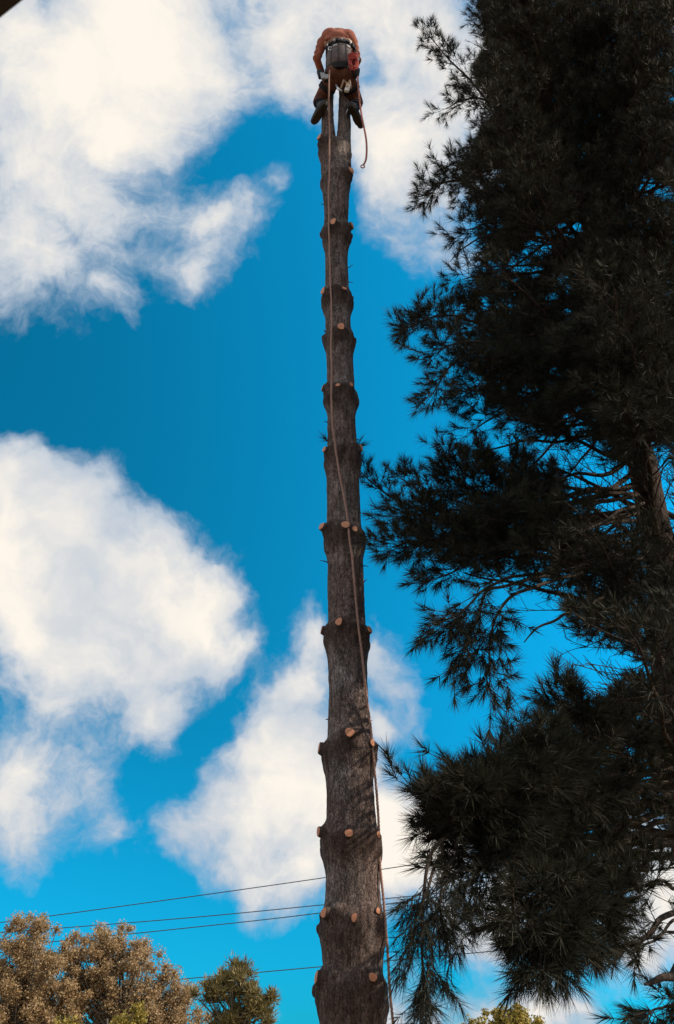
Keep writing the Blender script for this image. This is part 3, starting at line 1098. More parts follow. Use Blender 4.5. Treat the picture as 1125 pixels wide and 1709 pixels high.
for zr, tips in ((6.3, [(725, 870, 6.5), (790, 865, 6.6), (900, 880, 6.9)]), (6.2, [(745, 905, 6.2), (830, 905, 6.5)]), (6.5, [(800, 800, 6.4), (850, 830, 6.6)]), (6.1, [(830, 870, 6.1), (900, 880, 6.5)]), (6.4, [(880, 825, 6.2), (930, 850, 6.6)]), (6.0, [(900, 925, 6.0), (950, 920, 6.5)]),
                 (6.2, [(715, 815, 6.7), (770, 840, 6.7), (870, 870, 6.9)]), (6.0, [(780, 925, 6.3), (860, 915, 6.6)]), (5.9, [(960, 950, 5.9), (1000, 940, 6.4)]), (6.3, [(925, 870, 5.9), (970, 880, 6.4)]), (8.2, [(860, 665, 6.2), (920, 670, 6.6)]), (8.0, [(880, 700, 6.2), (950, 700, 6.7)]), (8.5, [(830, 610, 6.1), (900, 620, 6.6)]),
                 (14.5, [(1040, 40, 6.2), (1060, 80, 6.7)]), (14.8, [(1095, 30, 6.2), (1090, 70, 6.7)]), (14.2, [(1000, 60, 6.2), (1030, 100, 6.7)]), (14.0, [(1105, 90, 6.1), (1100, 130, 6.7)]), (15.2, [(1060, 0, 6.2), (1070, 30, 6.7)]), (15.2, [(1120, -5, 6.2), (1110, 40, 6.7)]), (13.4, [(1070, 130, 6.1), (1070, 170, 6.6)]), (12.6, [(1100, 200, 6.1), (1090, 230, 6.6)]), (8.1, [(1040, 690, 5.3), (1070, 720, 6.2)]), (8.0, [(1075, 725, 5.4), (1085, 745, 6.2)]), (8.4, [(1095, 660, 5.4), (1090, 700, 6.2)])):
    guided(zr, tips, r0=.016, twig_len=.45, start=.45, dense=1.6)
for zr, tips in ((3.6, [(728, 1338, 4.75), (765, 1362, 4.8), (830, 1385, 5.1)]), (3.7, [(792, 1312, 4.8), (815, 1345, 4.9), (870, 1380, 5.2)]), (3.8, [(866, 1272, 5.0), (885, 1310, 5.1), (930, 1350, 5.5)]), (3.9, [(912, 1245, 5.1), (935, 1280, 5.3), (975, 1320, 5.7)]), (4.1, [(960, 1175, 5.3), (975, 1215, 5.5), (1010, 1260, 5.9)])):
    guided(zr, tips, r0=.014, twig_len=.16, start=.66, dense=1.1, needles=46, up=.6, nlen=(.09, .13), hw=.0022)
# the other limbs, whorl by whorl, all the way round
whorl_z = 3.15
turn = 0.0
while whorl_z < 18.8:
    nb_ = 6
    turn += 1.1
    for k in range(nb_):
        az = turn + k * 2 * math.pi / nb_ + random.uniform(-.3, .3)
        z0 = whorl_z + random.uniform(-.15, .15)
        base, tr_ = pine_at(z0)
        full = 2.9 * max(.06, (1 - (z0 / 19.5) ** 2.6)) * random.uniform(.75, 1.05)
        d_ = Vector((math.cos(az), math.sin(az), 0))
        if math.cos(az - (math.pi / 2 - SUN_AZ)) > .72 and 3.6 < z0 < 8.6 and random.random() < .85:
            continue                                   # limbs left out on the sunny side so sunlight reaches the bare trunk
        rise = random.uniform(.0, .28)
        p1 = base + d_ * full * .45 + Vector((0, 0, full * .45 * rise))
        p2 = base + d_ * full + Vector((0, 0, full * (rise * .75)))
        if (p2 - CAM).length < 3.9:
            continue
        grow_branch([base + d_ * tr_ * .6, p1, p2], .012 + .008 * full, True, twig_len=.40 + .24 * full, start=.12, dense=1.7 if z0 > 8.0 else 1.15, needles=32, hw=.0034)
    whorl_z += .44
print('shoots', shoot_total)

# ------------------------------------------------------------------ far trees
M_FBARK = material("far_tree_bark", (0.10, 0.08, 0.065), 0.9, (0.17, 0.14, 0.11), 3)
M_OAK = material("russet_leaves", (0.3, 0.18, 0.08), 0.6, island=((0.27, 0.18, 0.095), (0.38, 0.26, 0.135), (0.46, 0.325, 0.18), (0.33, 0.225, 0.115)), trans=0.25)
M_OAK2 = material("tan_leaves", (0.3, 0.18, 0.08), 0.6, island=((0.29, 0.195, 0.105), (0.41, 0.28, 0.15), (0.49, 0.35, 0.20), (0.35, 0.24, 0.12)), trans=0.25)
M_YEL = material("yellow_green_leaves", (0.3, 0.25, 0.06), 0.6, island=((0.16, 0.14, 0.03), (0.36, 0.28, 0.06), (0.48, 0.36, 0.10)), trans=0.25)
M_OLIVE = material("olive_needles", (0.1, 0.09, 0.03), 0.6, island=((0.09, 0.075, 0.03), (0.19, 0.155, 0.06), (0.31, 0.24, 0.10)), trans=0.15)


def far_tree(name, label, cat, lobes, mat, leaf=.092, clumps=130, per=150, clump_r=.56, trunk_r=.28, group=None, needle=False):
    """lobes: (px, py, Y, rx, ry, rz) ellipsoids in metres"""
    L = [(P(l[0], l[1], l[2]), l[3:]) for l in lobes]
    cx_ = sum(c.x for c, _ in L) / len(L); cy_ = sum(c.y for c, _ in L) / len(L)
    root = empty(name, (cx_, cy_, 0), label, cat, group)
    low = min(c.z - r_[2] for c, r_ in L)
    fork = Vector((cx_, cy_, max(1.2, low - .4)))
    w = MB()
    top = Vector((cx_, cy_, max(c.z for c, _ in L)))
    w.tube([(cx_, cy_, -.05), (cx_ + .05, cy_, fork.z * .5), fork, fork.lerp(top, .5) + Vector((.15, 0, 0)), top], [trunk_r * 1.3, trunk_r, trunk_r * .85, trunk_r * .45, .04], 10)
    vol = np.array([r_[0] * r_[1] * r_[2] for _, r_ in L]); vol = vol ** .75; vol /= vol.sum()
    tris = []
    for k in range(clumps):
        li = RNG.choice(len(L), p=vol)
        c, r_ = L[li]
        d_ = RNG.normal(size=3); d_ /= np.linalg.norm(d_)
        rad = RNG.random() ** .40 * .90
        q = Vector((c.x + d_[0] * r_[0] * rad, c.y + d_[1] * r_[1] * rad, c.z + d_[2] * r_[2] * rad))
        if q.z < .8:
            continue
        if k % 2 == 0:
            a = fork.lerp(top, random.uniform(0, .55))
            m1 = a.lerp(q, .5) + Vector((0, 0, -.12 * (q - a).length))
            w.tube([a, m1, q], [.10, .06, .016], 5, False)
        cr = clump_r * random.uniform(.6, 1.25)
        nn = int(per * random.uniform(.6, 1.2))
        o_ = RNG.normal(size=(nn, 3)); o_ /= np.linalg.norm(o_, axis=1, keepdims=True)
        o_ *= np.minimum(np.abs(RNG.normal(0, .60, (nn, 1))), 0.95) * cr * np.array([[1.0, 1.0, .8 + .3 * RNG.random()]])
        ctr = o_ + np.array(q)
        u = RNG.normal(size=(nn, 3)); u /= np.linalg.norm(u, axis=1, keepdims=True)
        if needle:
            u = u * .5 + o_ / cr + np.array([[0, 0, .5]]); u /= np.linalg.norm(u, axis=1, keepdims=True)
        v_ = np.cross(u, RNG.normal(size=(nn, 3))); v_ /= np.linalg.norm(v_, axis=1, keepdims=True) + 1e-9
        s_ = leaf * (0.6 + .8 * RNG.random((nn, 1)))
        wd = .16 if needle else .5
        tris.append(np.stack([ctr - v_ * s_ * wd, ctr + v_ * s_ * wd, ctr + u * s_ * (1.6 if needle else 1.0)], 1))
    w.build('trunk', M_FBARK, root)
    cr_ = tri_mesh('crown', np.concatenate(tris), mat, root)
    return root


far_tree('oak_tree', "leftmost russet autumn tree with rounded top below the power lines", "tree",
         [(50, 1588, 58, 2.3, 2.2, 2.2), (20, 1660, 58, 3.0, 2.6, 2.6), (90, 1660, 58, 2.2, 2.2, 2.6), (10, 1720, 58, 3.2, 3, 2.4)], M_OAK, clumps=340, per=400, group="autumn trees behind the stripped trunk")
far_tree('oak_tree', "broad tan brown autumn tree with sky gaps, between leftmost tree and small pine", "tree",
         [(150, 1590, 60, 2.0, 2.0, 1.8), (195, 1600, 60, 1.9, 2.0, 2.0), (245, 1620, 60, 1.9, 2.0, 1.9), (170, 1650, 60, 2.6, 2.2, 1.9), (285, 1672, 60, 1.8, 1.8, 1.7), (250, 1690, 60, 2.4, 2.2, 1.8), (130, 1680, 60, 2.2, 2, 2.0), (310, 1700, 60, 1.6, 1.6, 1.2)],
         M_OAK2, clumps=310, per=370, group="autumn trees behind the stripped trunk")
far_tree('far_pine_tree', "small olive pine with airy rounded crown just left of the stripped trunk", "pine tree",
         [(385, 1640, 56, 1.7, 1.7, 1.25), (345, 1655, 56, 1.1, 1.3, .8), (425, 1665, 56, 1.5, 1.5, 1.0), (440, 1690, 56, 1.0, 1.2, .8), (385, 1700, 56, 1.3, 1.3, .7)], M_OLIVE, leaf=.17, clumps=80, per=230, clump_r=.40, trunk_r=.16, needle=True)
far_tree('yellow_tree', "yellow green sapling poking up in front of the tan autumn tree", "tree",
         [(222, 1700, 50, .7, .7, .9), (200, 1722, 50, .8, .8, .8), (110, 1722, 50, .7, .7, .7)], M_YEL, leaf=.14, clumps=36, per=110, clump_r=.35, trunk_r=.07)
far_tree('maple_tree', "yellow green treetop at the bottom edge, right of the stripped trunk", "tree",
         [(800, 1712, 62, 1.5, 1.5, 1.0), (850, 1708, 62, 1.6, 1.6, 1.1), (880, 1712, 62, 1.1, 1.3, .9), (830, 1760, 62, 2.6, 2.2, 1.8)], M_YEL, leaf=.15, clumps=120, per=150, clump_r=.45)

# ------------------------------------------------------------------ power lines and their poles
M_WIRE = material("wire_sheath", (0.05, 0.06, 0.08), 0.5)
M_POLE = material("weathered_pole", (0.14, 0.11, 0.085), 0.9, (0.2, 0.16, 0.13), 6, (4, 4, .4))
WIRES = [("highest of the power lines, crossing the white cloud right of the trunk", [(-330, 1580), (-10, 1541), (300, 1499), (540, 1465), (740, 1435), (1125, 1372), (1500, 1305)]),
         ("second power line from the top, upper one of the close pair", [(-330, 1579), (-10, 1557), (300, 1533), (540, 1510), (850, 1479), (1125, 1449), (1500, 1405)]),
         ("third power line from the top, lower one of the close pair", [(-330, 1609), (-10, 1581), (300, 1550), (540, 1523), (850, 1481), (1125, 1447), (1500, 1391)]),
         ("lowest power line, crossing behind the small olive pine", [(-330, 1682), (-10, 1659), (290, 1635), (540, 1613), (870, 1583), (1125, 1558), (1500, 1520)])]
ends = []
for lab, pts in WIRES:
    w3 = []
    for (px_, py_) in pts:
        w3.append(P(px_, py_, 69 - 4 * (px_ / 1125)))
    c = curve(w3, 60)
    s = MB(); s.tube(c, .03, 6)
    tag(s.build('power_line', M_WIRE), lab, "power line", "power lines strung behind the trees")
    ends.append((c[0], c[-1]))
for e in (0, 1):
    x = sum(q[e].x for q in ends) / 4; y = sum(q[e].y for q in ends) / 4
    zt = max(q[e].z for q in ends) + .5
    up_ = empty('utility_pole', (x, y + .25, 0), ("wooden utility pole at the left end of the power lines", "wooden utility pole at the right end of the power lines")[e], "utility pole")
    s = MB(); s.tube([(x, y + .25, -.1), (x, y + .25, zt)], [.17, .12], 12); s.build('pole', M_POLE, up_)
    for q in ends:
        s = MB(); s.tube([(x, y + .2, q[e].z), tuple(q[e])], [.05, .05], 6); s.build('bracket', M_POLE, up_)

# ------------------------------------------------------------------ the climber
M_SKIN = material("skin", (0.32, 0.17, 0.11), 0.55)
M_SHIRT = material("rust_orange_shirt", (0.28, 0.10, 0.072), 0.85, (0.44, 0.16, 0.115), 9, bump=0.012, bump_scale=11, spec=.15)
M_PANTS = material("brown_work_trousers", (0.10, 0.046, 0.038), 0.9, (0.21, 0.092, 0.07), 10, bump=0.010, bump_scale=14, spec=.15)
M_BOOT = material("dark_boot_leather", (0.025, 0.023, 0.026), 0.6, (0.04, 0.036, 0.04), 20)
M_SOLE = material("boot_sole", (0.035, 0.028, 0.026), 0.8)
M_GLOVE = material("dark_glove", (0.07, 0.025, 0.022), 0.85)
M_STRAP = material("black_webbing", (0.02, 0.02, 0.026), 0.8)
M_PAD = material("grey_saddle_pad", (0.09, 0.074, 0.08), 0.85, (0.20, 0.165, 0.17), 14)
M_WEB = material("grey_webbing", (0.085, 0.075, 0.085), 0.85)
M_PADL = material("pale_grey_webbing", (0.36, 0.36, 0.39), 0.8)
M_METAL = material("steel", (0.6, 0.6, 0.62), 0.3, metal=1.0)
M_ROPE = material("pinkish_rope", (0.28, 0.16, 0.13), 0.85, (0.43, 0.27, 0.225), 60)
M_ROPE2 = material("faded_red_rope", (0.30, 0.11, 0.09), 0.85, (0.40, 0.17, 0.14), 60)
M_REDROPE = material("red_rope", (0.34, 0.05, 0.05), 0.8, (0.52, 0.10, 0.085), 50)
M_TAN = material("tan_canvas", (0.42, 0.30, 0.22), 0.85, (0.52, 0.40, 0.31), 25)
M_WHITE = material("off_white_fabric", (0.62, 0.58, 0.55), 0.8)
M_HELMET = material("orange_helmet_shell", (0.45, 0.12, 0.05), 0.35, spec=.5)

person = empty('person', (.03, 6.9, 11.9), "climber in rust orange shirt and brown trousers hunched on top of the stripped trunk", "person")
V = Vector
J = dict(pelvis=V((.035, 6.74, 12.47)), waist=V((.03, 6.64, 12.72)), chest=V((.02, 6.575, 12.92)), upper=V((.015, 6.56, 13.04)), neck=V((.015, 6.67, 13.09)), head=V((.015, 6.80, 13.07)),
         shL=V((-.195, 6.61, 12.99)), elL=V((-.262, 6.70, 12.77)), wrL=V((-.19, 6.90, 12.72)),
         shR=V((.205, 6.60, 12.98)), elR=V((.265, 6.72, 12.76)), wrR=V((.18, 6.93, 12.73)),
         hipL=V((-.062, 6.77, 12.42)), knL=V((-.242, 7.02, 12.33)), anL=V((-.195, 6.85, 11.99)),
         hipR=V((.132, 6.77, 12.42)), knR=V((.27, 7.03, 12.33)), anR=V((.205, 6.86, 11.97)))
TOE = dict(L=V((-.30, 7.03, 11.94)), R=V((.305, 7.07, 11.91)))


def remeshed(mb, name, mat, parent, voxel=.012, smooth=6):
    o = mb.build(name, mat, parent)
    r_ = o.modifiers.new('remesh', 'REMESH'); r_.mode = 'VOXEL'; r_.voxel_size = voxel; r_.use_smooth_shade = True
    s_ = o.modifiers.new('smooth', 'SMOOTH'); s_.factor = .5; s_.iterations = smooth
    return o


def lerp(a, b_, t):
    return a.lerp(b_, t)


def torso(mb, k=0.0):
    mb.ball(J['pelvis'], (.165 + k, .125 + k, .12 + k), 16, 10)
    mb.ball(lerp(J['pelvis'], J['waist'], .5), (.16 + k, .115 + k, .13 + k), 16, 10)
    mb.ball(J['waist'], (.16 + k, .115 + k, .13 + k), 16, 10)
    mb.ball(J['chest'], (.195 + k, .125 + k, .16 + k), 16, 10)
    mb.ball(J['upper'], (.185 + k, .115 + k, .10 + k), 16, 10)


def foot(mb, s, k=0.0):
    an, toe = J['an' + s], TOE[s]
    d_ = (toe - an); d_.z = 0; d_.normalize()
    heel = an - d_ * .06; heel.z = an.z - .045
    mb.limb([heel, an + V((0, 0, -.03)) + d_ * .02, an + d_ * .13 + V((0, 0, -.045)), toe], [.042 + k, .048 + k, .042 + k, .033 + k])


body = MB()
torso(body)
body.limb([J['upper'], J['neck'], lerp(J['neck'], J['head'], .5)], [.08, .058, .06])
body.ball(J['head'], (.078, .10, .115), 16, 12, Matrix.Rotation(R(-55), 3, 'X'))
fwd = V((0, .50, -.86))            # the bowed face looks down the trunk
hu = V((0, .86, .50))
nose = J['head'] + fwd * .105
body.ball(nose, (.014, .018, .022)); body.ball(J['head'] + fwd * .085 - hu * .06, (.03, .02, .02))
for s_ in (-1, 1):
    body.ball(J['head'] + V((s_ * .082, 0, 0)), (.012, .02, .03))
for s in 'LR':
    sg = -1 if s == 'L' else 1
    body.limb([J['sh' + s], lerp(J['sh' + s], J['el' + s], .5), J['el' + s], lerp(J['el' + s], J['wr' + s], .4), J['wr' + s]], [.062, .05, .042, .042, .03])
    body.limb([J['hip' + s], lerp(J['hip' + s], J['kn' + s], .5), J['kn' + s], lerp(J['kn' + s], J['an' + s], .35), J['an' + s]], [.088, .075, .055, .058, .04])
    foot(body, s)
    # palm and five bent fingers round the stem
    wr = J['wr' + s]
    hd = V((-sg * .55, .75, -.1)).normalized()
    palm = wr + hd * .05
    body.limb([wr, palm, wr + hd * .085], [.028, .036, .036])
    side = hd.cross(V((0, 0, 1))).normalized()
    upv = V((0, 0, 1))
    for f_, (off_, ln) in enumerate(((.03, .072), (.011, .08), (-.009, .075), (-.028, .058))):
        b0 = wr + hd * .085 + upv * off_
        b1 = b0 + (hd + V((-sg * .35, 0, 0))).normalized() * ln * .5
        b2 = b1 + (V((-sg * .9, -.25, -.1))).normalized() * ln * .45
        body.limb([b0, b1, b2], [.011, .010, .008], 8)
    t0 = wr + hd * .03 + upv * .025
    body.limb([t0, t0 + (hd * .5 + upv * .8).normalized() * .04, t0 + (hd * .9 + upv * .6).normalized() * .065], [.013, .012, .010], 8)
remeshed(body, 'body', M_SKIN, person, .008, 4)

# clothes
sh = MB()
for c, r_ in ((lerp(J['pelvis'], J['waist'], .6) + V((.012, 0, 0)), (.150, .13, .12)), (J['waist'] + V((.012, 0, 0)), (.150, .135, .13)), (lerp(J['waist'], J['chest'], .6), (.172, .14, .12)), (J['chest'] + V((0, 0, .03)), (.195, .145, .13)), (J['upper'] + V((0, .01, -.02)), (.19, .125, .10))):
    sh.ball(c, r_, 18, 12)
sh.ball(V((-.085, 6.55, 13.02)), (.125, .115, .115), 14, 10)
sh.ball(V((.128, 6.55, 12.99)), (.125, .115, .115), 14, 10)
sh.ball(V((.02, 6.575, 13.03)), (.14, .12, .125), 14, 10)
for s, sg in (('L', -1), ('R', 1)):          # sleeve folds at the elbow and loose cuffs
    for k in range(5):
        q = lerp(J['sh' + s], J['el' + s], .35 + .16 * k)
        sh.ball(q + V((sg * .012 * (-1) ** k, -.012, 0)), (.058 - .002 * k, .056, .026), 12, 8)
    for k in range(3):
        q = lerp(J['el' + s], J['wr' + s], .2 + .25 * k)
        sh.ball(q, (.052, .05, .03), 12, 8)
# creases pulled between the shoulders and over the belt
for k in range(6):
    a_ = V((-.15 + .055 * k, 6.49 - .01 * (k % 2), 12.86 + .02 * (k % 3)))
    sh.limb([a_, a_ + V((.03 - .012 * k, .012, .09)), a_ + V((.05 - .02 * k, .03, .15))], [.020, .024, .012], 8)
for s in 'LR':
    sh.limb([lerp(J['upper'], J['sh' + s], .4), J['sh' + s], lerp(J['sh' + s], J['el' + s], .5), J['el' + s], lerp(J['el' + s], J['wr' + s], .5), lerp(J['el' + s], J['wr' + s], .9)], [.080, .076, .058, .050, .047, .040])
sh.limb([J['upper'] + V((0, 0, .01)), lerp(J['upper'], J['neck'], .9)], [.10, .072])
remeshed(sh, 'shirt', M_SHIRT, person, .012, 4)

tr_ = MB()
tr_.ball(J['pelvis'], (.185, .15, .13), 18, 12)
tr_.ball(lerp(J['pelvis'], J['waist'], .45), (.178, .138, .11), 18, 12)
for sgn in (-1, 1):
    tr_.ball(J['pelvis'] + V((sgn * .085, -.05, -.03)), (.10, .12, .11), 14, 10)
for s in 'LR':
    tr_.limb([J['hip' + s], lerp(J['hip' + s], J['kn' + s], .5), J['kn' + s], lerp(J['kn' + s], J['an' + s], .3), lerp(J['kn' + s], J['an' + s], .45)], [.118, .098, .078, .072, .068])
remeshed(tr_, 'trousers', M_PANTS, person, .012, 4)

for s in 'LR':
    bt = MB()
    foot(bt, s, .012)
    bt.limb([J['an' + s], lerp(J['an' + s], J['kn' + s], .3), lerp(J['an' + s], J['kn' + s], .62)], [.056, .062, .07])
    boot = remeshed(bt, 'boot', M_BOOT, person, .01, 3)
    an, toe = J['an' + s], TOE[s]
    d_ = (toe - an); d_.z = 0; d_.normalize()
    sd = V((-d_.y, d_.x, 0))
    so = MB()
    v = []
    outl = [(-.105, 0), (-.095, .03), (-.05, .04), (.03, .036), (.10, .048), (.17, .044), (.215, .022), (.225, 0)]
    outl = outl + [(a, -b_) for a, b_ in outl[-2:0:-1]]
    for h in (-.092, -.068):
        for a, b_ in outl:
            v.append(V((an.x, an.y, an.z + h - (.012 if a > .09 else 0))) + d_ * a + sd * b_)
    m_ = len(outl)
    so.add(v, [tuple(range(m_))[::-1], tuple(range(m_, 2 * m_))] + [(i, (i + 1) % m_, m_ + (i + 1) % m_, m_ + i) for i in range(m_)])
    so.build('sole', M_SOLE, boot, False)
    hb = MB(); hb.box(an + V((0, 0, -.10)) - d_ * .065, .07, .065, .022, Matrix.Rotation(math.atan2(d_.y, d_.x), 3, 'Z')); hb.build('heel', M_SOLE, boot, False)
    # steel climbing spur along the inner shin
    inn = -1 if s == 'R' else 1
    sp = MB()
    a = lerp(J['an' + s], J['kn' + s], .75) + V((inn * .072, -.01, 0))
    b_ = J['an' + s] + V((inn * .062, 0, -.02))
    sp.tube([a, b_, b_ + V((inn * .03, .02, -.09))], [.008, .009, .004], 8)
    sp.build('climbing_spur', M_METAL, boot)
    for t in (.25, .6):
        q = lerp(J['an' + s], J['kn' + s], t)
        bd = MB()
        ring = [q + V((math.cos(a_) * .074, math.sin(a_) * .074, 0)) for a_ in np.linspace(0, 2 * math.pi, 19)]
        bd.tube(ring, .011, 6, False)
        bd.build('spur_strap', M_STRAP, boot)

for s in 'LR':
    gl = MB()
    wr = J['wr' + s]
    sg = -1 if s == 'L' else 1
    hd = V((-sg * .55, .75, -.1)).normalized()
    gl.limb([lerp(J['el' + s], wr, .86), wr, wr + hd * .05, wr + hd * .085], [.046, .040, .043, .042])
    upv = V((0, 0, 1))
    for off_, ln in ((.03, .074), (.011, .082), (-.009, .077), (-.028, .06)):
        b0 = wr + hd * .085 + upv * off_
        b1 = b0 + (hd + V((-sg * .35, 0, 0))).normalized() * ln * .5
        b2 = b1 + (V((-sg * .9, -.25, -.1))).normalized() * ln * .48
        gl.limb([b0, b1, b2], [.0135, .0125, .0105], 8)
    t0 = wr + hd * .03 + upv * .025
    gl.limb([t0, t0 + (hd * .5 + upv * .8).normalized() * .04, t0 + (hd * .9 + upv * .6).normalized() * .068], [.0155, .0145, .0125], 8)
    remeshed(gl, 'glove', M_GLOVE, person, .006, 2)

hm = MB()
hm.ball(J['head'] + hu * .035 - fwd * .02, (.125, .145, .115), 20, 12, Matrix.Rotation(R(-60), 3, 'X'))
o = hm.build('helmet', M_HELMET, person)


# saddle: belt, seat pad, straps, leg loops
def band(c, rx, ry, h, th, a0=0, a1=360, seg=40, tilt=0.0):
    mb = MB()
    v, f = [], []
    full = abs(a1 - a0) >= 360
    n_ = seg if full else seg + 1
    for i in range(n_):
        a = R(a0 + (a1 - a0) * i / seg)
        for (k, hh) in ((0, -h / 2), (0, h / 2), (th, h / 2), (th, -h / 2)):
            v.append(V((math.cos(a) * (rx + k), math.sin(a) * (ry + k), hh + tilt * math.sin(a))) + V(c))
    m_ = n_ if full else n_ - 1
    for i in range(m_):
        j = (i + 1) % n_
        for k in range(4):
            k2 = (k + 1) % 4
            f.append((i * 4 + k, j * 4 + k, j * 4 + k2, i * 4 + k2))
    if not full:
        f += [(0, 1, 2, 3), tuple((n_ - 1) * 4 + k for k in (3, 2, 1, 0))]
    mb.add(v, f)
    return mb


BELT = V((.045, 6.645, 12.755))
belt = band(BELT + V((0, -.012, .03)), .176, .165, .075, .018).build('saddle_belt', M_STRAP, person)
# seat pad hanging from the belt round the buttocks, made of panels with webbing between
pad_specs = [(214, 236, M_PAD), (238, 262, M_PAD), (264, 288, M_PAD), (290, 312, M_PAD)]


def pad_point(a, t, k):
    """t 0 at the belt .. 1 under the seat"""
    rx = .170 + .030 * math.sin(min(1, t * 1.15) * math.pi * .62)
    ry = .166 + .04 * math.sin(min(1, t * 1.1) * math.pi * .6) - .05 * max(0, t - .6)
    c = BELT + V((0, .125 * t, -.345 * t))
    return c + V((math.cos(a) * (rx + k), math.sin(a) * (ry + k), 0))


def pad(a0, a1, t0, t1, k0, k1, mat, name, parent):
    mb = MB()
    na, nt_ = 6, 8
    v, f = [], []
    for k in (k0, k1):
        for i in range(na + 1):
            for j in range(nt_ + 1):
                v.append(pad_point(R(a0 + (a1 - a0) * i / na), t0 + (t1 - t0) * j / nt_, k))
    off_ = (na + 1) * (nt_ + 1)
    for i in range(na):
        for j in range(nt_):
            q = (i * (nt_ + 1) + j, (i + 1) * (nt_ + 1) + j, (i + 1) * (nt_ + 1) + j + 1, i * (nt_ + 1) + j + 1)
            f.append(q[::-1]); f.append(tuple(x + off_ for x in q))
    edge = [(i, 0) for i in range(na + 1)] + [(na, j) for j in range(1, nt_ + 1)] + [(i, nt_) for i in range(na - 1, -1, -1)] + [(0, j) for j in range(nt_ - 1, 0, -1)]
    idx = [i * (nt_ + 1) + j for i, j in edge]
    for a, b_ in zip(idx, idx[1:] + idx[:1]):
        f.append((a, b_, b_ + off_, a + off_))
    mb.add(v, f)
    return mb.build(name, mat, parent)


for a0, a1, m_ in pad_specs:
    pn = pad(a0, a1, .05, .86, .002, .022, m_, 'seat_panel', person)
    if a0 in (238, 290):
        pad(a0 + 3, a1 - 5, .09, .20, .023, .029, M_PADL, 'pale_patch', pn)
for a0 in (236.5, 262.5, 288.5, 213, 311):
    pad(a0 - .3, a0 + 1.6, .0, .92, .012, .027, M_WEB, 'webbing', person)
pad(208, 320, .86, 1.06, .004, .030, M_STRAP, 'seat_strap', person)
# clips, rings and small cases round the belt
for a_, w_, h_, m_ in ((206, .03, .07, M_STRAP), (218, .018, .05, M_METAL), (228, .026, .05, M_STRAP), (246, .02, .035, M_PADL), (258, .03, .04, M_STRAP), (276, .022, .035, M_PADL), (298, .03, .05, M_STRAP), (309, .016, .05, M_METAL), (322, .03, .08, M_STRAP), (336, .024, .07, M_STRAP)):
    q_ = BELT + V((math.cos(R(a_)) * .203, -.012 + math.sin(R(a_)) * .194, .035 - h_ * .25))
    mb = MB(); mb.box(q_, w_, .024, h_, Matrix.Rotation(R(a_ + 90), 3, 'Z') @ Matrix.Rotation(R(random.uniform(-14, 14)), 3, 'Y'))
    o = mb.build('belt_clip', m_, person, False)
# dark cases at both hips
for px_, py_, wd_, hg_ in ((535, 124, .075, .15), (596, 122, .06, .16), (545, 132, .05, .10)):
    mb = MB(); mb.box(P(px_, py_, 6.66), wd_, .06, hg_, Matrix.Rotation(R(random.uniform(-12, 12)), 3, 'Y'))
    o = mb.build('hip_case', M_STRAP, person, False)
    bv = o.modifiers.new('bevel', 'BEVEL'); bv.width = .015; bv.segments = 2
for s in 'LR':
    a, b_ = J['hip' + s], J['kn' + s]
    ax = (b_ - a).normalized()
    q = lerp(a, b_, .38)
    u_ = ax.orthogonal().normalized(); w_ = ax.cross(u_)
    mb = MB()
    v, f = [], []
    for i in range(28):
        an_ = 2 * math.pi * i / 28
        rd = u_ * math.cos(an_) + w_ * math.sin(an_)
        for (k, hh) in ((.100, -.03), (.100, .03), (.114, .03), (.114, -.03)):
            v.append(q + rd * k + ax * hh)
    for i in range(28):
        j = (i + 1) % 28
        for k in range(4):
            k2 = (k + 1) % 4
            f.append((i * 4 + k, j * 4 + k, j * 4 + k2, i * 4 + k2))
    mb.add(v, f)
    ll = mb.build('leg_loop', M_STRAP, person)


def link_ring(c, rx, rz, th, name, mat, parent, ax='X'):
    mb = MB()
    pts = []
    for a in np.linspace(0, 2 * math.pi, 17):
        pts.append(V(c) + (V((math.cos(a) * rx, 0, math.sin(a) * rz)) if ax == 'X' else V((0, math.cos(a) * rx, math.sin(a) * rz))))
    mb.tube(pts, th, 6, False)
    return mb.build(name, mat, parent)


hipr = BELT + V((.195, -.05, -.03))
for k, off_ in enumerate(((.0, 0, 0), (.02, .02, -.09), (-.33, -.09, -.04))):
    link_ring(hipr + V(off_), .022, .04, .006, 'carabiner', M_METAL, person)

# gear hanging from the saddle (things of their own)


def pxY(px_, py_, Y):
    return P(px_, py_, Y)


def rope(name, pts, rad, mat, label, cat, n_=120, seg=8):
    c = curve(pts, n_)
    mb = MB()
    L = [0.0]
    for a_, b_ in zip(c, c[1:]):
        L.append(L[-1] + (b_ - a_).length)
    ups = [V((0, -1, 0))] * len(c)
    for k in range(3):                     # three strands laid together
        st = []
        for i, p in enumerate(c):
            tn = (c[min(i + 1, len(c) - 1)] - c[max(i - 1, 0)]).normalized()
            u_ = (V((0, -1, .01)) - tn * tn.dot(V((0, -1, .01)))).normalized()
            w_ = tn.cross(u_)
            a_ = L[i] / .085 * 2 * math.pi + k * 2.0944
            kink = V((noise.noise(p * 3.1), noise.noise(p * 3.1 + V((5, 0, 0))), 0)) * .010
            st.append(p + kink + (u_ * math.cos(a_) + w_ * math.sin(a_)) * rad * .58)
        mb.tube(st, rad * .60, 6)
    return tag(mb.build(name, mat), label, cat), c


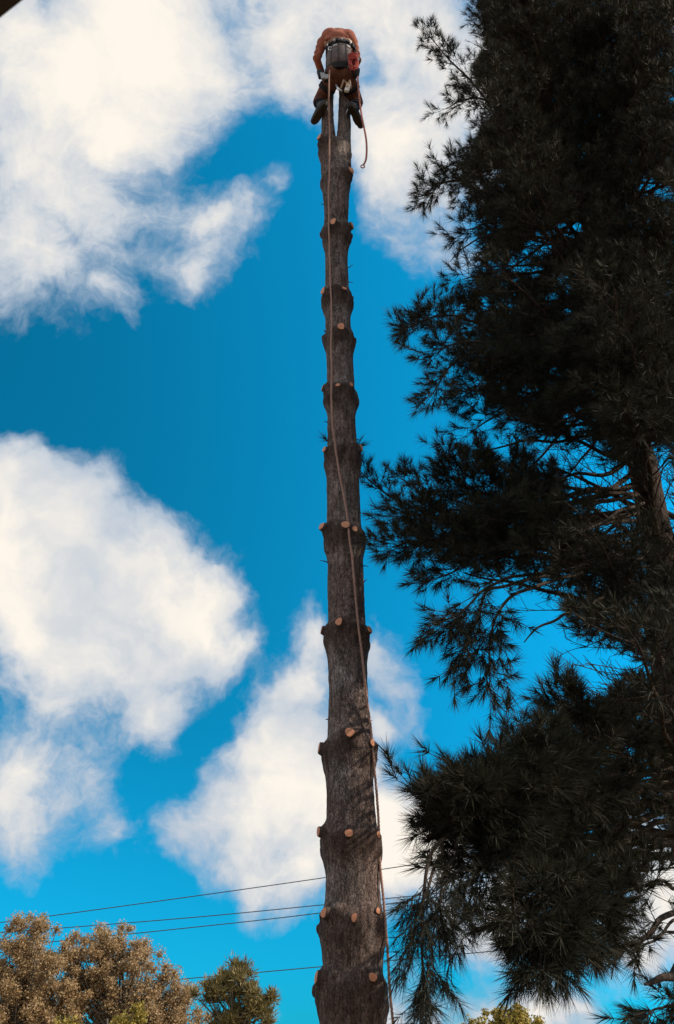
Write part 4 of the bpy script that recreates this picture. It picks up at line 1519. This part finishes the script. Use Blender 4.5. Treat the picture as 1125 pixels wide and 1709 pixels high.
# coil of red rope on the right hip
coil = MB()
cc = P(590, 104, 6.52)
for k in range(7):
    c0 = cc + V((random.uniform(-.02, .02), random.uniform(-.02, .02) + .0, random.uniform(-.03, .02)))
    rx, rz = random.uniform(.035, .062), random.uniform(.10, .17)
    tl = random.uniform(-.4, .4)
    pts = [c0 + V((math.cos(a) * rx + tl * math.sin(a) * .03, math.sin(a * 2 + k) * .012, math.sin(a) * rz)) for a in np.linspace(0, 2 * math.pi, 25)]
    coil.tube(pts, .0075, 6, False)
wrap = [cc + V((math.cos(a) * .058 - .005, math.sin(a) * .03, .02 + .004 * a)) for a in np.linspace(0, 6 * 2 * math.pi, 90)]
coil.tube(wrap, .007, 6)
tag(coil.build('rope_coil', M_REDROPE), "bundle of red rope hung at the climber's right hip", "rope coil")

# tan pouch with a pale flap, hanging below the seat
pouch = empty('tool_pouch', P(577, 140, 6.6), "small tan tool pouch dangling beneath the climber's seat", "pouch")
pc = P(580, 147, 6.58)
rotp = Matrix.Rotation(R(12), 3, 'Y')
mb = MB(); mb.box(pc, .055, .035, .15, rotp); o = mb.build('bag', M_WHITE, pouch, False)
bv = o.modifiers.new('bevel', 'BEVEL'); bv.width = .008; bv.segments = 2
mb = MB(); mb.box(pc + V((.0, -.022, .03)), .038, .006, .07, rotp); mb.build('flap', M_TAN, pouch, False)
for dx in (-.075, .04):
    mb = MB(); mb.tube([pc + V((.012, 0, .07)), pc + V((dx * .6, .0, .16)), pc + V((dx * 1.1, .02, .03))], [.013, .016, .012], 8); mb.build('strap', M_TAN, pouch)
# pale glove-like rag at left hip
rag = MB()
rc = P(541, 126, 6.62)
for i in range(4):
    rag.box(rc + V((-.03 + i * .024, .004 * (-1) ** i, -.01 * i)), .026, .012, .13 - .015 * i, Matrix.Rotation(R(-8 + 5 * i), 3, 'Y'))
tag(rag.build('work_rag', M_PADL, None, False), "pale grey folded rag tucked at the climber's left hip", "rag")
# handsaw-like silver buckle between the legs
bk = MB()
bk.tube([P(561, 142, 6.62), P(565, 149, 6.6), P(571, 152, 6.6)], [.012, .016, .008], 8)
tag(bk.build('steel_snap', M_METAL), "bright steel snap hanging between the climber's legs", "snap hook")

# the long climbing rope down the trunk
rp = [(550, 118, 6.52), (549, 160, 6.56), (550, 235, 6.78), (549, 300, 6.80), (549, 385, 6.82), (552, 480, 6.84), (553, 560, 6.83), (553, 650, 6.80), (556, 720, 6.79), (565, 780, 6.79), (577, 850, 6.78),
      (588, 940, 6.78), (598, 1040, 6.76), (608, 1130, 6.79), (620, 1230, 6.87), (630, 1350, 6.92), (638, 1480, 6.90), (647, 1600, 6.86), (655, 1709, 6.82), (664, 1830, 6.78)]
pts = [P(*q) for q in rp]
pts.append(V((pts[-1].x + .05, 6.75, .03)))
pts.append(V((pts[-1].x + .3, 6.55, .03)))
pts.append(V((pts[-1].x + .5, 6.8, .03)))
rope('climbing_rope', pts, .0092, M_ROPE, "long pale pink rope running from the climber down across the trunk", "rope", 1100)
# the short tail
tp = [(597, 128, 6.50), (600, 165, 6.52), (604, 195, 6.53), (610, 225, 6.54), (612, 245, 6.55), (611, 265, 6.55), (607, 275, 6.55)]
lan = empty('lanyard_tail', P(597, 128, 6.5), "short loose rope tail with an eye at its end, right of the climber's boot", "rope")
mb = MB(); c = curve([P(*q) for q in tp], 50); mb.tube(c, .0115, 8); mb.build('rope_length', M_ROPE2, lan)
e = c[-1] + V((-.012, 0, -.03))
link_ring(e, .022, .026, .007, 'eye', M_ROPE2, lan)
